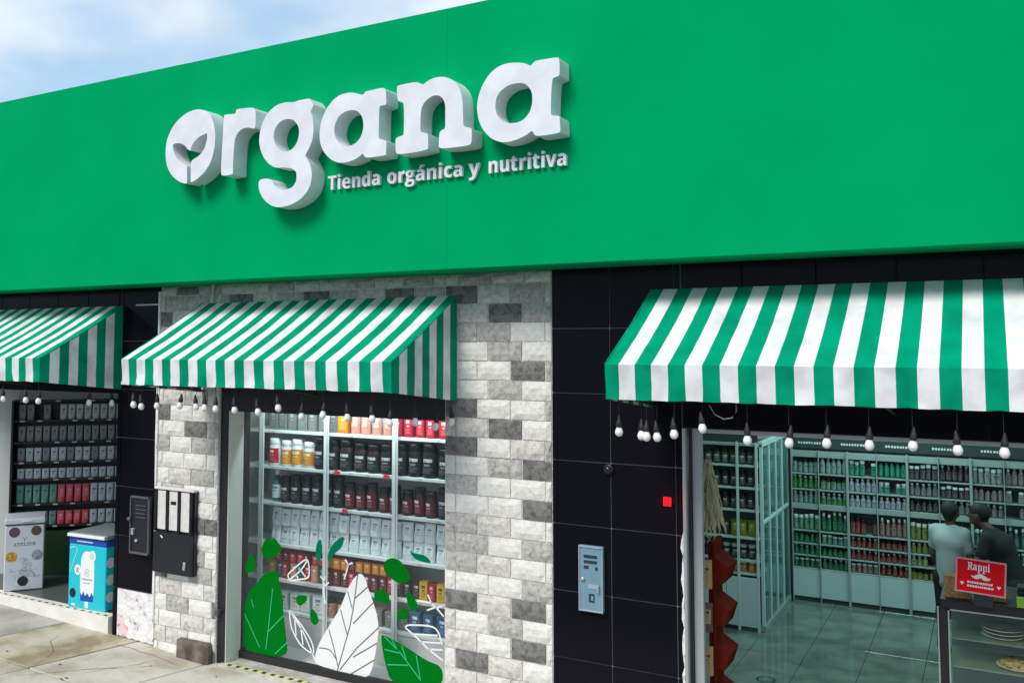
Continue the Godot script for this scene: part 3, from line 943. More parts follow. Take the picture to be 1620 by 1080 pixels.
# ------------------------------------------------------------------ awnings
func awning(label: String, x0: float, x1: float, first: float, w: float, green_first: bool, phase: int) -> void:
	var t := thing("striped_awning", label, "awning", Vector3(x0, 3.08, 0.0), 0.0, "striped awnings along the front")
	var org := t.position
	var weave := bump_tex("weave", 0.02, 1.5, 4)
	var gm := mat("canvas_green", lin(0.0, 0.31, 0.165), 0.6, noise_tex("canv", 0.008, [[0.15, 0.86], [0.7, 1.0]], 5, 512, 30.0), 0.8, weave, 0.25, 0.15)
	var wm := mat("canvas_white", lin(0.83, 0.83, 0.84), 0.62, noise_tex("canv", 0.008, []), 0.8, weave, 0.25, 0.4)
	var n := FastNoiseLite.new()
	n.seed = 11 + phase
	n.frequency = 1.7
	var zf := 0.87
	var yt := 3.08
	var yf := 2.597
	var yb := 2.395
	var top := func(x: float, v: float) -> Vector3:
		var rib := absf(sin(PI * (x - x0) / 0.645))
		var sag := (-0.010 - 0.008 * rib) * sin(PI * v) + n.get_noise_2d(x * 1.6 + v * 0.7, v * 2.2) * 0.007 * sin(PI * v)
		return Vector3(x, lerpf(yt, yf, v) + sag, lerpf(0.012, zf, v)) - org
	var val := func(x: float, v: float) -> Vector3:
		var wob := n.get_noise_2d(x * 2.6, v * 0.6 + 30.0) * 0.014 * v
		var pucker := maxf(0.0, v - 0.7) * 0.07 * n.get_noise_2d(x * 9.0, 77.0)
		return Vector3(x, lerpf(yf, yb, v) + n.get_noise_2d(x * 4.0, 50.0) * 0.006 * v, zf + wob + pucker - 0.012 * v) - org
	var bounds := [x0]
	var bx := first
	while bx < x1 - 0.005:
		if bx > x0 + 0.005:
			bounds.append(bx)
		bx += w
	bounds.append(x1)
	for piece in [["canopy", top, 14], ["valance", val, 6]]:
		var st := [begin(true), begin(true)]
		var g := green_first
		for i in bounds.size() - 1:
			var s: SurfaceTool = st[0] if g else st[1]
			for a in 2:
				var xa := lerpf(bounds[i], bounds[i + 1], a / 2.0)
				var xb := lerpf(bounds[i], bounds[i + 1], (a + 1) / 2.0)
				for r in piece[2]:
					var v0: float = float(r) / piece[2]
					var v1: float = float(r + 1) / piece[2]
					quad(s, piece[1].call(xa, v1), piece[1].call(xa, v0), piece[1].call(xb, v0), piece[1].call(xb, v1))
			g = not g
		var m := finish(st[0], gm)
		m = finish(st[1], wm, m)
		part(piece[0], m, t)
	# cheeks: the same cloth, striped from front to back
	for side in 2:
		var x: float = (x1 - 0.002) if side else (x0 + 0.002)
		var st := [begin(true), begin(true)]
		var cuts := 9
		for i in cuts:
			var z0 := lerpf(zf - 0.004, 0.012, float(i) / cuts)
			var z1 := lerpf(zf - 0.004, 0.012, float(i + 1) / cuts)
			for r in 4:
				var p := []
				for q in [[z0, r], [z0, r + 1], [z1, r + 1], [z1, r]]:
					var zz: float = q[0]
					var hi := lerpf(yt, yf, (zz - 0.012) / (zf - 0.012)) - 0.004
					var lo := lerpf(2.295, yb, zz / zf)
					p.append(Vector3(x + n.get_noise_2d(zz * 4.0, q[1] * 0.5 + 90.0) * 0.006 * (q[1] / 4.0), lerpf(hi, lo, q[1] / 4.0), zz) - org)
				var s: SurfaceTool = st[0] if i % 2 == 0 else st[1]
				if side: quad(s, p[0], p[3], p[2], p[1])
				else: quad(s, p[0], p[1], p[2], p[3])
		var m := finish(st[0], gm)
		m = finish(st[1], wm, m)
		part("cheek", m, t)
	# green piping on the folds
	part("piping", tube_mesh([Vector3(x1, yt, 0.012) - org, Vector3(x1, lerpf(yt, yf, 0.5) - 0.012, 0.44) - org, Vector3(x1, yf, zf) - org], 0.005, gm), t)
	part("piping", tube_mesh([Vector3(x0, yt, 0.012) - org, Vector3(x0, lerpf(yt, yf, 0.5) - 0.012, 0.44) - org, Vector3(x0, yf, zf) - org], 0.005, gm), t)
	# steel frame inside
	var steel := mat("frame_steel", lin(0.05, 0.05, 0.055), 0.5, null, 1.0, null, 1.0, 0.5, 0.4)
	var st3 := begin(true)
	for y in [yf - 0.02, yb + 0.02]:
		tube(st3, [Vector3(x0 + 0.03, y, zf - 0.065) - org, Vector3(x1 - 0.03, y, zf - 0.065) - org], 0.012)
	for x in [x0 + 0.035, (x0 + x1) / 2, x1 - 0.035]:
		tube(st3, [Vector3(x, yt - 0.035, 0.02) - org, Vector3(x, yf - 0.055, zf - 0.06) - org], 0.011)
		tube(st3, [Vector3(x, 2.31, 0.02) - org, Vector3(x, yb + 0.03, zf - 0.065) - org], 0.011)
	tube(st3, [Vector3(x0 + 0.02, yt - 0.03, 0.02) - org, Vector3(x1 - 0.02, yt - 0.03, 0.02) - org], 0.012)
	part("frame", finish(st3, steel), t)

func make_awnings() -> void:
	awning("green and white striped awning over the bay with two freezers", -9.75, -7.13, -9.70, 0.095, false, 1)
	awning("green and white striped awning over the leaf-decorated window", -6.10, -3.475, -6.02, 0.095, false, 5)
	awning("green and white striped awning over the open shop entrance", -1.968, 0.96, -1.885, 0.0975, true, 9)

# ------------------------------------------------------------------ raised lettering
func make_signs() -> void:
	var white := mat("letter_white", lin(0.80, 0.82, 0.87), 0.5, noise_tex("letn", 0.01, [[0.2, 0.95], [0.8, 1.0]], 4), 0.8)
	var s := thing("raised_sign", "large white raised lettering with a sprout cut into its first letter", "sign", Vector3(-5.0, 4.0, FASCIA_Z))
	for l in LETTERS:
		var o := soften(flat_points(l[0]))
		var h := soften(flat_points(l[1])) if l[1].size() else PackedVector2Array()
		for i in o.size(): o[i] -= Vector2(-5.0, 4.0)
		for i in h.size(): h[i] -= Vector2(-5.0, 4.0)
		var st := begin()
		extrude(st, o, h, 0.001, 0.155)
		part("letter", finish(st, white), s)
	var f := font(true)
	var t := thing("tagline_sign", "small white raised line of writing under the large letters", "sign", Vector3(-4.3, 3.885, FASCIA_Z))
	for w in [["Tienda", -4.362, -3.868], ["orgánica", -3.820, -3.166], ["y", -3.130, -3.036], ["nutritiva", -2.980, -2.382]]:
		writing(t, w[0], w[1] + 4.3, w[2] + 4.3, 0.0, 0.014, 0.105, 0.026, white, f)

# ------------------------------------------------------------------ bulb strings
func bulb_string(label: String, spots: Array, path_y: float) -> void:
	var t := thing("bulb_string", label, "light string", spots[0], 0.0, "bulb strings under the awnings")
	var rubber := mat("black_rubber", lin(0.012, 0.012, 0.013), 0.6)
	var opal := mat("opal_bulb", lin(0.86, 0.86, 0.84), 0.25)
	if not mesh_cache.has("bulb"):
		mesh_cache["bulb"] = lathe_mesh([[0.0, -0.027], [0.010, -0.025], [0.019, -0.018], [0.0235, -0.006], [0.0235, 0.004], [0.019, 0.017], [0.014, 0.026], [0.013, 0.031], [0.0, 0.031]], opal, 14)
		mesh_cache["socket"] = lathe_mesh([[0.0, 0.030], [0.0165, 0.030], [0.0175, 0.036], [0.0165, 0.058], [0.013, 0.064], [0.0075, 0.088], [0.004, 0.096], [0.0, 0.098]], rubber, 12)
	var line := []
	for i in spots.size():
		var p: Vector3 = spots[i]
		var o := part("socket", mesh_cache["socket"], t, p - spots[0], Vector3(rng.randf_range(-0.12, 0.12), rng.randf() * TAU, rng.randf_range(-0.12, 0.12)))
		part("bulb", mesh_cache["bulb"], o)
		part("drop_wire", tube_mesh([p - spots[0] + Vector3(0, 0.095, 0), Vector3(p.x, path_y, p.z) - spots[0]], 0.0022, rubber, 5), t)
		if i:
			line.append((Vector3(p.x, path_y - 0.012, p.z) + Vector3(spots[i - 1].x, path_y - 0.012, spots[i - 1].z)) / 2 - spots[0])
		line.append(Vector3(p.x, path_y, p.z) - spots[0])
	part("cord", tube_mesh(line, 0.004, rubber, 6), t)

func make_lights() -> void:
	var z := 0.8
	bulb_string("string of white bulbs under the awning with freezers below", [Vector3(-8.02, 2.235, z), Vector3(-7.72, 2.23, z), Vector3(-7.404, 2.228, z), Vector3(-7.23, 2.225, z), Vector3(-7.17, 2.19, 0.333), Vector3(-7.17, 2.171, 0.084)], 2.40)
	var mid := [[-6.03, 2.232], [-5.939, 2.22], [-5.759, 2.231], [-5.508, 2.239], [-5.334, 2.235], [-5.244, 2.231], [-5.128, 2.227], [-4.933, 2.225], [-4.702, 2.219], [-4.509, 2.255], [-4.291, 2.202], [-4.101, 2.219], [-3.885, 2.209], [-3.676, 2.208], [-3.532, 2.186]]
	var a := []
	for m in mid: a.append(Vector3(m[0], m[1], z))
	a += [Vector3(-3.5, 2.176, 0.538), Vector3(-3.5, 2.125, 0.27), Vector3(-3.5, 2.144, 0.045)]
	bulb_string("string of white bulbs under the awning of the decorated window", a, 2.40)
	var right := [[-1.91, 2.204], [-1.774, 2.189], [-1.734, 2.187], [-1.681, 2.184], [-1.581, 2.205], [-1.419, 2.244], [-1.173, 2.191], [-0.955, 2.188], [-0.766, 2.196], [-0.56, 2.197], [-0.358, 2.205], [-0.159, 2.195], [0.039, 2.193], [0.24, 2.20], [0.44, 2.19]]
	a = []
	for i in right.size(): a.append(Vector3(right[i][0], right[i][1], z + (0.03 if i == 2 else 0.0)))
	bulb_string("string of white bulbs under the awning of the shop entrance", a, 2.40)

# ------------------------------------------------------------------ goods
func print_tex(key: String, seed_: int, bg: Color, ink: Color) -> ImageTexture:
	if texs.has(key):
		return texs[key]
	var r := RandomNumberGenerator.new()
	r.seed = seed_
	var im := Image.create(64, 64, false, Image.FORMAT_RGB8)
	im.fill(bg)
	im.fill_rect(Rect2i(14 + r.randi() % 8, 8, 26 + r.randi() % 10, 12), ink)
	for i in 3:
		im.fill_rect(Rect2i(18 + r.randi() % 16, 10 + r.randi() % 8, 4, 3), bg)
	im.fill_rect(Rect2i(20, 26, 24, 8), bg.lerp(ink, 0.6))
	for i in 4:
		im.fill_rect(Rect2i(8 + r.randi() % 6, 40 + i * 5, 30 + r.randi() % 18, 2), bg.lerp(ink, 0.5))
	texs[key] = ImageTexture.create_from_image(im)
	return texs[key]

func label_mat(key: String, bg: Color, ink: Color) -> StandardMaterial3D:
	var k := "lab|" + key
	if mats.has(k):
		return mats[k]
	var m := StandardMaterial3D.new()
	m.albedo_texture = print_tex(key, key.hash() % 1000, bg, ink)
	m.roughness = 0.5
	mats[k] = m
	return m

func plain_mat(c: Color, rough := 0.45) -> StandardMaterial3D:
	return mat("plain|%s|%.2f" % [c.to_html(), rough], c, rough)

# curved label wrapped round the front half of a tub of radius r
func wrap_label(m: ArrayMesh, r: float, y0: float, y1: float, mt: Material, arc := 2.4) -> void:
	var st := begin(true)
	var seg := 6
	for i in seg:
		var a0 := PI / 2 + arc * (0.5 - float(i) / seg)
		var a1 := PI / 2 + arc * (0.5 - float(i + 1) / seg)
		var u0 := float(i) / seg
		var u1 := float(i + 1) / seg
		var p := [[a0, y0, u0, 1.0], [a0, y1, u0, 0.0], [a1, y1, u1, 0.0], [a1, y0, u1, 1.0]]
		for k in [0, 1, 2, 0, 2, 3]:
			st.set_uv(Vector2(p[k][2], p[k][3]))
			st.add_vertex(Vector3(cos(p[k][0]) * r, p[k][1], sin(p[k][0]) * r))
	finish(st, mt, m)

func flat_label(m: ArrayMesh, w: float, y0: float, y1: float, z: float, mt: Material, zt := INF) -> void:
	var st := begin()
	var zz := z if zt == INF else zt
	var p := [Vector3(-w / 2, y0, z), Vector3(-w / 2, y1, zz), Vector3(w / 2, y1, zz), Vector3(w / 2, y0, z)]
	var uv := [Vector2(0, 1), Vector2(0, 0), Vector2(1, 0), Vector2(1, 1)]
	for k in [0, 1, 2, 0, 2, 3]:
		st.set_uv(uv[k])
		st.add_vertex(p[k])
	finish(st, mt, m)

func tub_mesh(r: float, h: float, body: Color, lid: Color, lab: Material) -> ArrayMesh:
	var key := "tub|%.3f|%.3f|%s|%s|%s" % [r, h, body.to_html(), lid.to_html(), lab.get_instance_id()]
	if mesh_cache.has(key):
		return mesh_cache[key]
	var m := lathe_mesh([[0.0, 0.0], [r * 0.92, 0.0], [r, h * 0.04], [r, h * 0.70], [r * 0.86, h * 0.78], [r * 0.86, h * 0.80]], plain_mat(body, 0.4), 12)
	m = lathe_mesh([[r * 0.90, h * 0.79], [r * 0.93, h * 0.80], [r * 0.93, h * 0.97], [r * 0.88, h], [0.0, h]], plain_mat(lid, 0.4), 12, m)
	wrap_label(m, r + 0.0012, h * 0.10, h * 0.64, lab)
	mesh_cache[key] = m
	return m

func bottle_mesh(r: float, h: float, body: Color, lid: Color, lab: Material) -> ArrayMesh:
	var key := "bot|%.3f|%.3f|%s|%s|%s" % [r, h, body.to_html(), lid.to_html(), lab.get_instance_id()]
	if mesh_cache.has(key):
		return mesh_cache[key]
	var m := lathe_mesh([[0.0, 0.0], [r * 0.94, 0.0], [r, h * 0.03], [r, h * 0.58], [r * 0.75, h * 0.70], [r * 0.42, h * 0.78], [r * 0.40, h * 0.82]], plain_mat(body, 0.3), 9)
	m = lathe_mesh([[r * 0.48, h * 0.81], [r * 0.50, h * 0.82], [r * 0.50, h * 0.98], [0.0, h]], plain_mat(lid, 0.4), 9, m)
	wrap_label(m, r + 0.001, h * 0.12, h * 0.52, lab)
	mesh_cache[key] = m
	return m

func pouch_mesh(w: float, h: float, body: Color, lab: Material) -> ArrayMesh:
	var key := "pou|%.3f|%.3f|%s|%s" % [w, h, body.to_html(), lab.get_instance_id()]
	if mesh_cache.has(key):
		return mesh_cache[key]
	var prof := [[0.0, 0.48, 0.30], [0.05, 0.50, 0.33], [0.35, 0.49, 0.30], [0.65, 0.48, 0.19], [0.88, 0.48, 0.05], [1.0, 0.50, 0.02]]
	var st := begin(true)
	var seg := 10
	var rings := []
	for p in prof:
		var ring := []
		for k in seg:
			var a := TAU * k / seg
			var c := cos(a)
			ring.append(Vector3(signf(c) * pow(absf(c), 0.6) * p[1] * w, p[0] * h, sin(a) * p[2] * w))
		rings.append(ring)
	for i in rings.size() - 1:
		for k in seg:
			quad(st, rings[i][k], rings[i][(k + 1) % seg], rings[i + 1][(k + 1) % seg], rings[i + 1][k])
	for k in seg:
		tri(st, rings[0][(k + 1) % seg], rings[0][k], Vector3.ZERO)
		tri(st, rings[5][k], rings[5][(k + 1) % seg], Vector3(0, h, 0))
	var m := finish(st, plain_mat(body, 0.4))
	flat_label(m, w * 0.7, h * 0.30, h * 0.78, w * 0.32, lab, w * 0.15)
	mesh_cache[key] = m
	return m

func carton_mesh(w: float, h: float, d: float, body: Color, lab: Material) -> ArrayMesh:
	var key := "car|%.3f|%.3f|%.3f|%s|%s" % [w, h, d, body.to_html(), lab.get_instance_id()]
	if mesh_cache.has(key):
		return mesh_cache[key]
	var m := cbox(Vector3(w, h, d), 0.0025, plain_mat(body, 0.6), Vector3(0, h / 2, 0))
	flat_label(m, w * 0.86, h * 0.1, h * 0.9, d / 2 + 0.0012, lab)
	mesh_cache[key] = m
	return m

const ORD := ["top", "second", "third", "fourth", "fifth", "sixth", "seventh", "eighth"]

func goods(mesh: Mesh, called: String, look: String, where: String, category: String, at: Vector3, turn := 0.0) -> void:
	var l := "%s %s" % [look, where]
	var o := single(called, mesh, l, category, at + Vector3(rng.randf_range(-0.004, 0.004), 0, rng.randf_range(-0.012, 0.006)), turn + rng.randf_range(-0.16, 0.16), l)
	if not "tiers" in where and not "stacked" in where:
		o.scale = Vector3(1.0, rng.randf_range(0.90, 1.05), 1.0)

# ------------------------------------------------------------------ shelves behind the decorated window
func make_window_display() -> void:
	var white := mat("shelf_white", lin(0.66, 0.70, 0.70), 0.4)
	var grey := mat("base_grey", lin(0.58, 0.60, 0.60), 0.5)
	var t := thing("display_shelving", "white metal shelving packed with tubs behind the leaf-decorated window", "shelving", Vector3(-5.0, 0.0, -0.75))
	var org := t.position
	var px := [-5.955, -5.195, -4.458, -3.72]
	for x in px:
		part("post", cbox(Vector3(0.035, 2.3, 0.035), 0.003, white, Vector3(x, 1.15, -0.615) - org), t)
		part("post", cbox(Vector3(0.012, 2.3, 0.012), 0.002, white, Vector3(x + 0.035, 1.15, -0.60) - org), t)
	var sy := [1.93, 1.60, 1.27, 0.90, 0.585, 0.31]
	for y in sy:
		part("shelf_board", cbox(Vector3(2.55, 0.028, 0.38), 0.003, white, Vector3(-4.93, y - 0.014, -0.82) - org), t)
	part("shelf_board", cbox(Vector3(2.55, 0.028, 0.38), 0.003, white, Vector3(-4.93, 2.27, -0.82) - org), t)
	part("back_panel", box_mesh(-6.2 + 5.0, -3.66 + 5.0, 0.0, 2.3, -1.03 + 0.75, -1.015 + 0.75, grey), t)
	part("base_panel", box_mesh(-6.2 + 5.0, -3.66 + 5.0, 0.0, 0.28, -0.66 + 0.75, -0.645 + 0.75, grey), t)
	for q in [[-5.08, 1.60], [-4.99, 1.27], [-4.55, 1.60]]:
		part("price_tag", cbox(Vector3(0.06, 0.035, 0.004), 0.001, mat("tag_red", lin(0.62, 0.03, 0.06), 0.5), Vector3(q[0], q[1] - 0.012, -0.626) - org, Basis(Vector3.FORWARD, 0.2)), t)
	for y in sy:
		for k in 12:
			if rng.randf() < 0.45:
				part("price_tag", box_mesh(-5.85 + k * 0.18 - org.x, -5.81 + k * 0.18 - org.x, y - 0.024, y - 0.006, -0.629 - org.z, -0.6275 - org.z, mat("price_tag", lin(0.5, 0.52, 0.52), 0.6)), t)
	var black := Color(0.05, 0.05, 0.06)
	var where := ["on the top window shelf", "on the second window shelf from the top", "on the third window shelf from the top", "on the fourth window shelf from the top", "on the fifth window shelf from the top", "on the lowest window shelf"]
	var lb := label_mat("blacktub", Color(0.09, 0.09, 0.1), Color(0.75, 0.75, 0.75))
	var lm := label_mat("maroontub", Color(0.36, 0.05, 0.10), Color(0.92, 0.85, 0.86))
	var lo := label_mat("orangetub", Color(0.80, 0.52, 0.12), Color(0.92, 0.85, 0.7))
	var lr := label_mat("redtub", Color(0.70, 0.08, 0.16), Color(0.95, 0.85, 0.85))
	var lw := label_mat("whitepack", Color(0.86, 0.90, 0.90), Color(0.42, 0.5, 0.52))
	var lg := label_mat("greypack", Color(0.42, 0.44, 0.43), Color(0.62, 0.64, 0.63))
	var lp := label_mat("pinkpack", Color(0.78, 0.52, 0.45), Color(0.95, 0.9, 0.88))
	var lt := label_mat("tealpack", Color(0.05, 0.36, 0.36), Color(0.7, 0.85, 0.85))
	var ly := label_mat("yellowpack", Color(0.82, 0.64, 0.08), Color(0.2, 0.18, 0.1))
	var lbl := label_mat("bluepack", Color(0.18, 0.34, 0.5), Color(0.85, 0.9, 0.95))
	var z := -0.70
	# top shelf: grey, orange, pink and dark red cartons
	var row := [[-5.87, "g", 3], [-5.10, "o", 1], [-4.99, "p", 4], [-4.42, "r", 6]]
	var x := -5.86
	while x < -3.7:
		var kind := "g" if x < -5.12 else ("o" if x < -4.98 else ("p" if x < -4.5 else "r"))
		if kind == "g": goods(carton_mesh(0.10, 0.20, 0.08, Color(0.45, 0.47, 0.46), lg), "carton", "grey carton", where[0], "carton", Vector3(x, sy[0], z))
		elif kind == "o": goods(carton_mesh(0.11, 0.22, 0.08, Color(0.78, 0.42, 0.10), lo), "carton", "orange carton", where[0], "carton", Vector3(x, sy[0], z))
		elif kind == "p": goods(pouch_mesh(0.10, 0.19, Color(0.74, 0.52, 0.46), lp), "pouch", "pale pink pouch", where[0], "pouch", Vector3(x, sy[0], z))
		else: goods(carton_mesh(0.09, 0.17, 0.08, Color(0.55, 0.10, 0.18), lr), "carton", "dark red carton", where[0], "carton", Vector3(x, sy[0], z))
		x += 0.116
	# second shelf: orange-labelled white tubs, then black ones
	x = -5.85
	for i in 17:
		if i < 4:
			goods(tub_mesh(0.062, 0.25, Color(0.84, 0.86, 0.85), Color(0.9, 0.92, 0.92), lr if i == 0 else lo), "tub", "white tub with a red label" if i == 0 else "white tub with an orange label", where[1], "tub", Vector3(x, sy[1], z))
			x += 0.135
		else:
			var m := i in [6, 7, 8]
			goods(tub_mesh(0.066, 0.27, Color(0.16, 0.05, 0.07) if m else black, black, lb), "tub", "dark maroon tub" if m else "black tub", where[1], "tub", Vector3(x, sy[1], z))
			x += 0.145
		if x > -3.72: break
	# third shelf: one teal bottle, black tubs, maroon tubs with red labels
	goods(bottle_mesh(0.05, 0.30, Color(0.05, 0.42, 0.42), Color(0.85, 0.9, 0.9), lw), "bottle", "teal bottle with a pale cap", where[2], "bottle", Vector3(-5.84, sy[2], z))
	x = -5.72
	var i3 := 0
	while x < -3.72:
		var red: bool = x > -5.05 and x < -4.1
		goods(tub_mesh(0.052, 0.23 if red else 0.26, Color(0.14, 0.04, 0.06) if red else black, black, lm if red else lb), "tub", "maroon tub with a dark red label" if red else "black tub with a grey print", where[2], "tub", Vector3(x, sy[2], z))
		x += 0.122
		i3 += 1
	# fourth shelf: white pouches in two tiers
	for tier in 2:
		x = -5.83
		while x < -3.9:
			goods(pouch_mesh(0.108, rng.randi_range(0, 2) * 0.006 + 0.150, Color(0.86, 0.91, 0.91), lw), "packet", "white packet", "stacked in two tiers " + where[3], "packet", Vector3(x, sy[3] + tier * 0.156, z))
			x += 0.112
		for k in 1:
			goods(carton_mesh(0.12, 0.155, 0.06, Color(0.72, 0.70, 0.74), label_mat("violet", Color(0.82, 0.82, 0.86), Color(0.2, 0.12, 0.22))), "packet", "violet-printed packet", "at the stone pier " + where[3], "packet", Vector3(-3.79, sy[3] + tier * 0.156, z))
	# fifth shelf: small mixed boxes
	x = -5.86
	var kinds := [[lo, Color(0.75, 0.4, 0.2), "orange"], [lr, Color(0.5, 0.08, 0.12), "dark red"], [lm, Color(0.3, 0.06, 0.1), "maroon"], [lt, Color(0.05, 0.3, 0.32), "teal"], [lb, black, "black"], [ly, Color(0.75, 0.6, 0.1), "yellow"], [lp, Color(0.75, 0.55, 0.48), "pale pink"]]
	while x < -3.72:
		var f := (x + 5.86) / 2.14
		var k: int = [0, 3, 0, 1, 0, 6][int(f * 50.0) % 6] if f < 0.3 else ([2, 1, 2, 2][int(f * 60.0) % 4] if f < 0.68 else [4, 4, 1, 4, 5][int(f * 70.0) % 5])
		goods(carton_mesh(0.075, 0.15, 0.06, kinds[k][1], kinds[k][0]), "small_box", kinds[k][2] + " small box", ("" if f >= 0.66 else "carrying stacked boxes ") + where[4], "box", Vector3(x, sy[4], z))
		if f < 0.66:
			goods(carton_mesh(0.075, 0.09, 0.06, kinds[(k + 1) % 3][1], kinds[(k + 1) % 3][0]), "small_box", kinds[(k + 1) % 3][2] + " low box", "stacked " + where[4], "box", Vector3(x, sy[4] + 0.1502, z))
		x += 0.083
	# lowest shelf
	x = -5.84
	while x < -3.72:
		var f := (x + 5.84) / 2.12
		if f < 0.28: goods(carton_mesh(0.12, 0.17, 0.08, Color(0.66, 0.76, 0.76), lw), "packet", "pale grey-blue packet", where[5], "packet", Vector3(x, sy[5], z))
		elif f < 0.55: goods(tub_mesh(0.05, 0.17, Color(0.80, 0.62, 0.5), Color(0.1, 0.1, 0.1), lp), "tub", "pale pink tub with a black lid", where[5], "tub", Vector3(x, sy[5], z))
		elif f < 0.72: goods(carton_mesh(0.10, 0.15, 0.08, Color(0.5, 0.46, 0.45), lg), "carton", "grey-brown carton", where[5], "carton", Vector3(x, sy[5], z))
		elif f < 0.87: goods(carton_mesh(0.10, 0.17, 0.08, Color(0.22, 0.38, 0.52), lbl), "carton", "blue carton", where[5], "carton", Vector3(x, sy[5], z))
		else: goods(carton_mesh(0.11, 0.17, 0.08, Color(0.55, 0.10, 0.18), lr), "carton", "dark red carton", where[5], "carton", Vector3(x, sy[5], z))
		x += 0.13

# ------------------------------------------------------------------ left bay
func disc(parent: Node, called: String, x: float, y: float, z: float, r: float, m: Material, ry := -1.0) -> void:
	var p := []
	for k in 20:
		p.append_array([x + cos(TAU * k / 20) * r, y + sin(TAU * k / 20) * (r if ry < 0 else ry)])
	part(called, plate(p, z, z + 0.0012, m, 0), parent)

func make_left_bay() -> void:
	var th := 0.764
	var bx := Basis(Vector3.UP, th)
	var o := Vector3(-9.57, 0.0, -0.6)
	var black := mat("shelf_black", lin(0.012, 0.012, 0.013), 0.5)
	var t := thing("wall_shelving", "black wall shelving of small pouches behind the two freezers", "shelving", o, th)
	part("back_panel", box_mesh(0.0, 1.45, 0.2, 2.10, -0.02, 0.0, black), t)
	part("side_panel", box_mesh(-0.02, 0.0, 0.2, 2.10, -0.02, 0.2, black), t)
	part("base_cabinet", box_mesh(0.0, 1.45, 0.186, 0.66, 0.0, 0.2, mat("dark_green_panel", lin(0.006, 0.05, 0.012), 0.5)), t)
	var ys := [1.88, 1.64, 1.42, 1.23, 0.96, 0.72]
	for y in ys + [2.10]:
		part("shelf_board", box_mesh(0.0, 1.45, y - 0.02, y, 0.0, 0.16, black), t)
		for k in 7:
			if rng.randf() < 0.75:
				part("price_tag", box_mesh(0.06 + k * 0.18, 0.11 + k * 0.18, y - 0.018, y - 0.002, 0.16, 0.1615, mat("price_tag", lin(0.5, 0.52, 0.52), 0.6)), t)
	var lw := label_mat("pouchwhite", Color(0.80, 0.83, 0.83), Color(0.15, 0.16, 0.17))
	var lgn := label_mat("pouchgreen", Color(0.42, 0.60, 0.55), Color(0.05, 0.2, 0.18))
	var lrd := label_mat("pouchred", Color(0.85, 0.36, 0.40), Color(0.9, 0.7, 0.72))
	var lgy := label_mat("pouchgrey", Color(0.56, 0.58, 0.59), Color(0.12, 0.12, 0.13))
	var where := ["top", "second", "third", "fourth", "fifth", "lowest"]
	for r in 6:
		var n := 13
		for k in n:
			var f := float(k) / n
			var lab := lw
			var col := Color(0.80, 0.83, 0.83)
			var look := "white pouch"
			if r == 1 or (r == 2 and k % 3 == 0) or (r == 0 and k < 5):
				lab = lgy
				col = Color(0.54, 0.56, 0.57)
				look = "grey pouch"
			if r >= 4:
				if f < 0.34:
					lab = lgn
					col = Color(0.40, 0.58, 0.54)
					look = "pale green pouch"
				elif f < 0.66:
					lab = lrd
					col = Color(0.82, 0.33, 0.38)
					look = "red pouch"
			var h: float = [0.17, 0.17, 0.15, 0.11, 0.20, 0.15][r]
			if r == 0 and k in [2, 4]:
				continue
			var w := 0.078
			var p := o + bx * Vector3(0.07 + k * 0.085, ys[r], 0.09)
			var l := "%s on the %s black shelf behind the freezers" % [look, where[r]]
			single("pouch", pouch_mesh(w, h, col, lab), l, "pouch", p, th + rng.randf_range(-0.08, 0.08), l)
	# white freezer turned towards the street
	var fa := thing("chest_freezer", "white freezer with round coloured stickers and dark print", "freezer", Vector3(-8.795, 0.1885, -0.196), 0.926)
	var white := mat("freezer_white", lin(0.52, 0.55, 0.60), 0.4)
	var dark := mat("freezer_gap", lin(0.03, 0.03, 0.035), 0.5)
	part("body", cbox(Vector3(0.37, 0.66, 0.40), 0.01, white, Vector3(0, 0.33, -0.2)), fa)
	part("gasket", box_mesh(-0.18, 0.18, 0.66, 0.675, -0.395, -0.01, dark), fa)
	part("lid", cbox(Vector3(0.385, 0.055, 0.42), 0.01, white, Vector3(0, 0.7025, -0.2)), fa)
	part("handle", cbox(Vector3(0.10, 0.014, 0.015), 0.003, mat("shelf_white", Color.WHITE), Vector3(0.02, 0.705, 0.017)), fa)
	disc(fa, "sticker", -0.095, 0.595, 0.0, 0.052, mat("st_purple", lin(0.10, 0.05, 0.08), 0.6))
	disc(fa, "sticker", 0.108, 0.60, 0.0, 0.050, mat("st_gold", lin(0.07, 0.06, 0.03), 0.6))
	disc(fa, "sticker", -0.118, 0.345, 0.0, 0.053, mat("st_yellow", lin(0.60, 0.38, 0.02), 0.6, noise_tex("sty", 0.02, [[0.3, Color(0.6, 0.35, 0.1)], [0.5, Color(1, 1, 1)]], 4, 256), 6.0))
	disc(fa, "sticker", 0.122, 0.350, 0.0, 0.053, mat("st_silver", lin(0.30, 0.33, 0.36), 0.6, noise_tex("sty2", 0.02, [[0.3, 0.7], [0.6, 1.0]], 4, 256), 5.0))
	disc(fa, "sticker", -0.007, 0.095, 0.002, 0.050, mat("st_black", lin(0.008, 0.008, 0.01), 0.6))
	var ink := mat("dark_ink", lin(0.06, 0.065, 0.075), 0.7)
	writing(fa, "ATELIER", -0.105, 0.105, 0.455, 0.001, 0.030, 0.001, ink, font(false, "Droid Serif"))
	var st := begin()
	stroke(st, PackedVector2Array([Vector2(-0.022, 0.545), Vector2(0.0, 0.518), Vector2(0.022, 0.545)]), 0.005, 0.0, 0.0012)
	stroke(st, PackedVector2Array([Vector2(0.0, 0.518), Vector2(0.0, 0.500)]), 0.005, 0.0, 0.0012)
	part("emblem", finish(st, ink), fa)
	# scribbled botanical drawing
	st = begin()
	var r2 := RandomNumberGenerator.new()
	r2.seed = 5
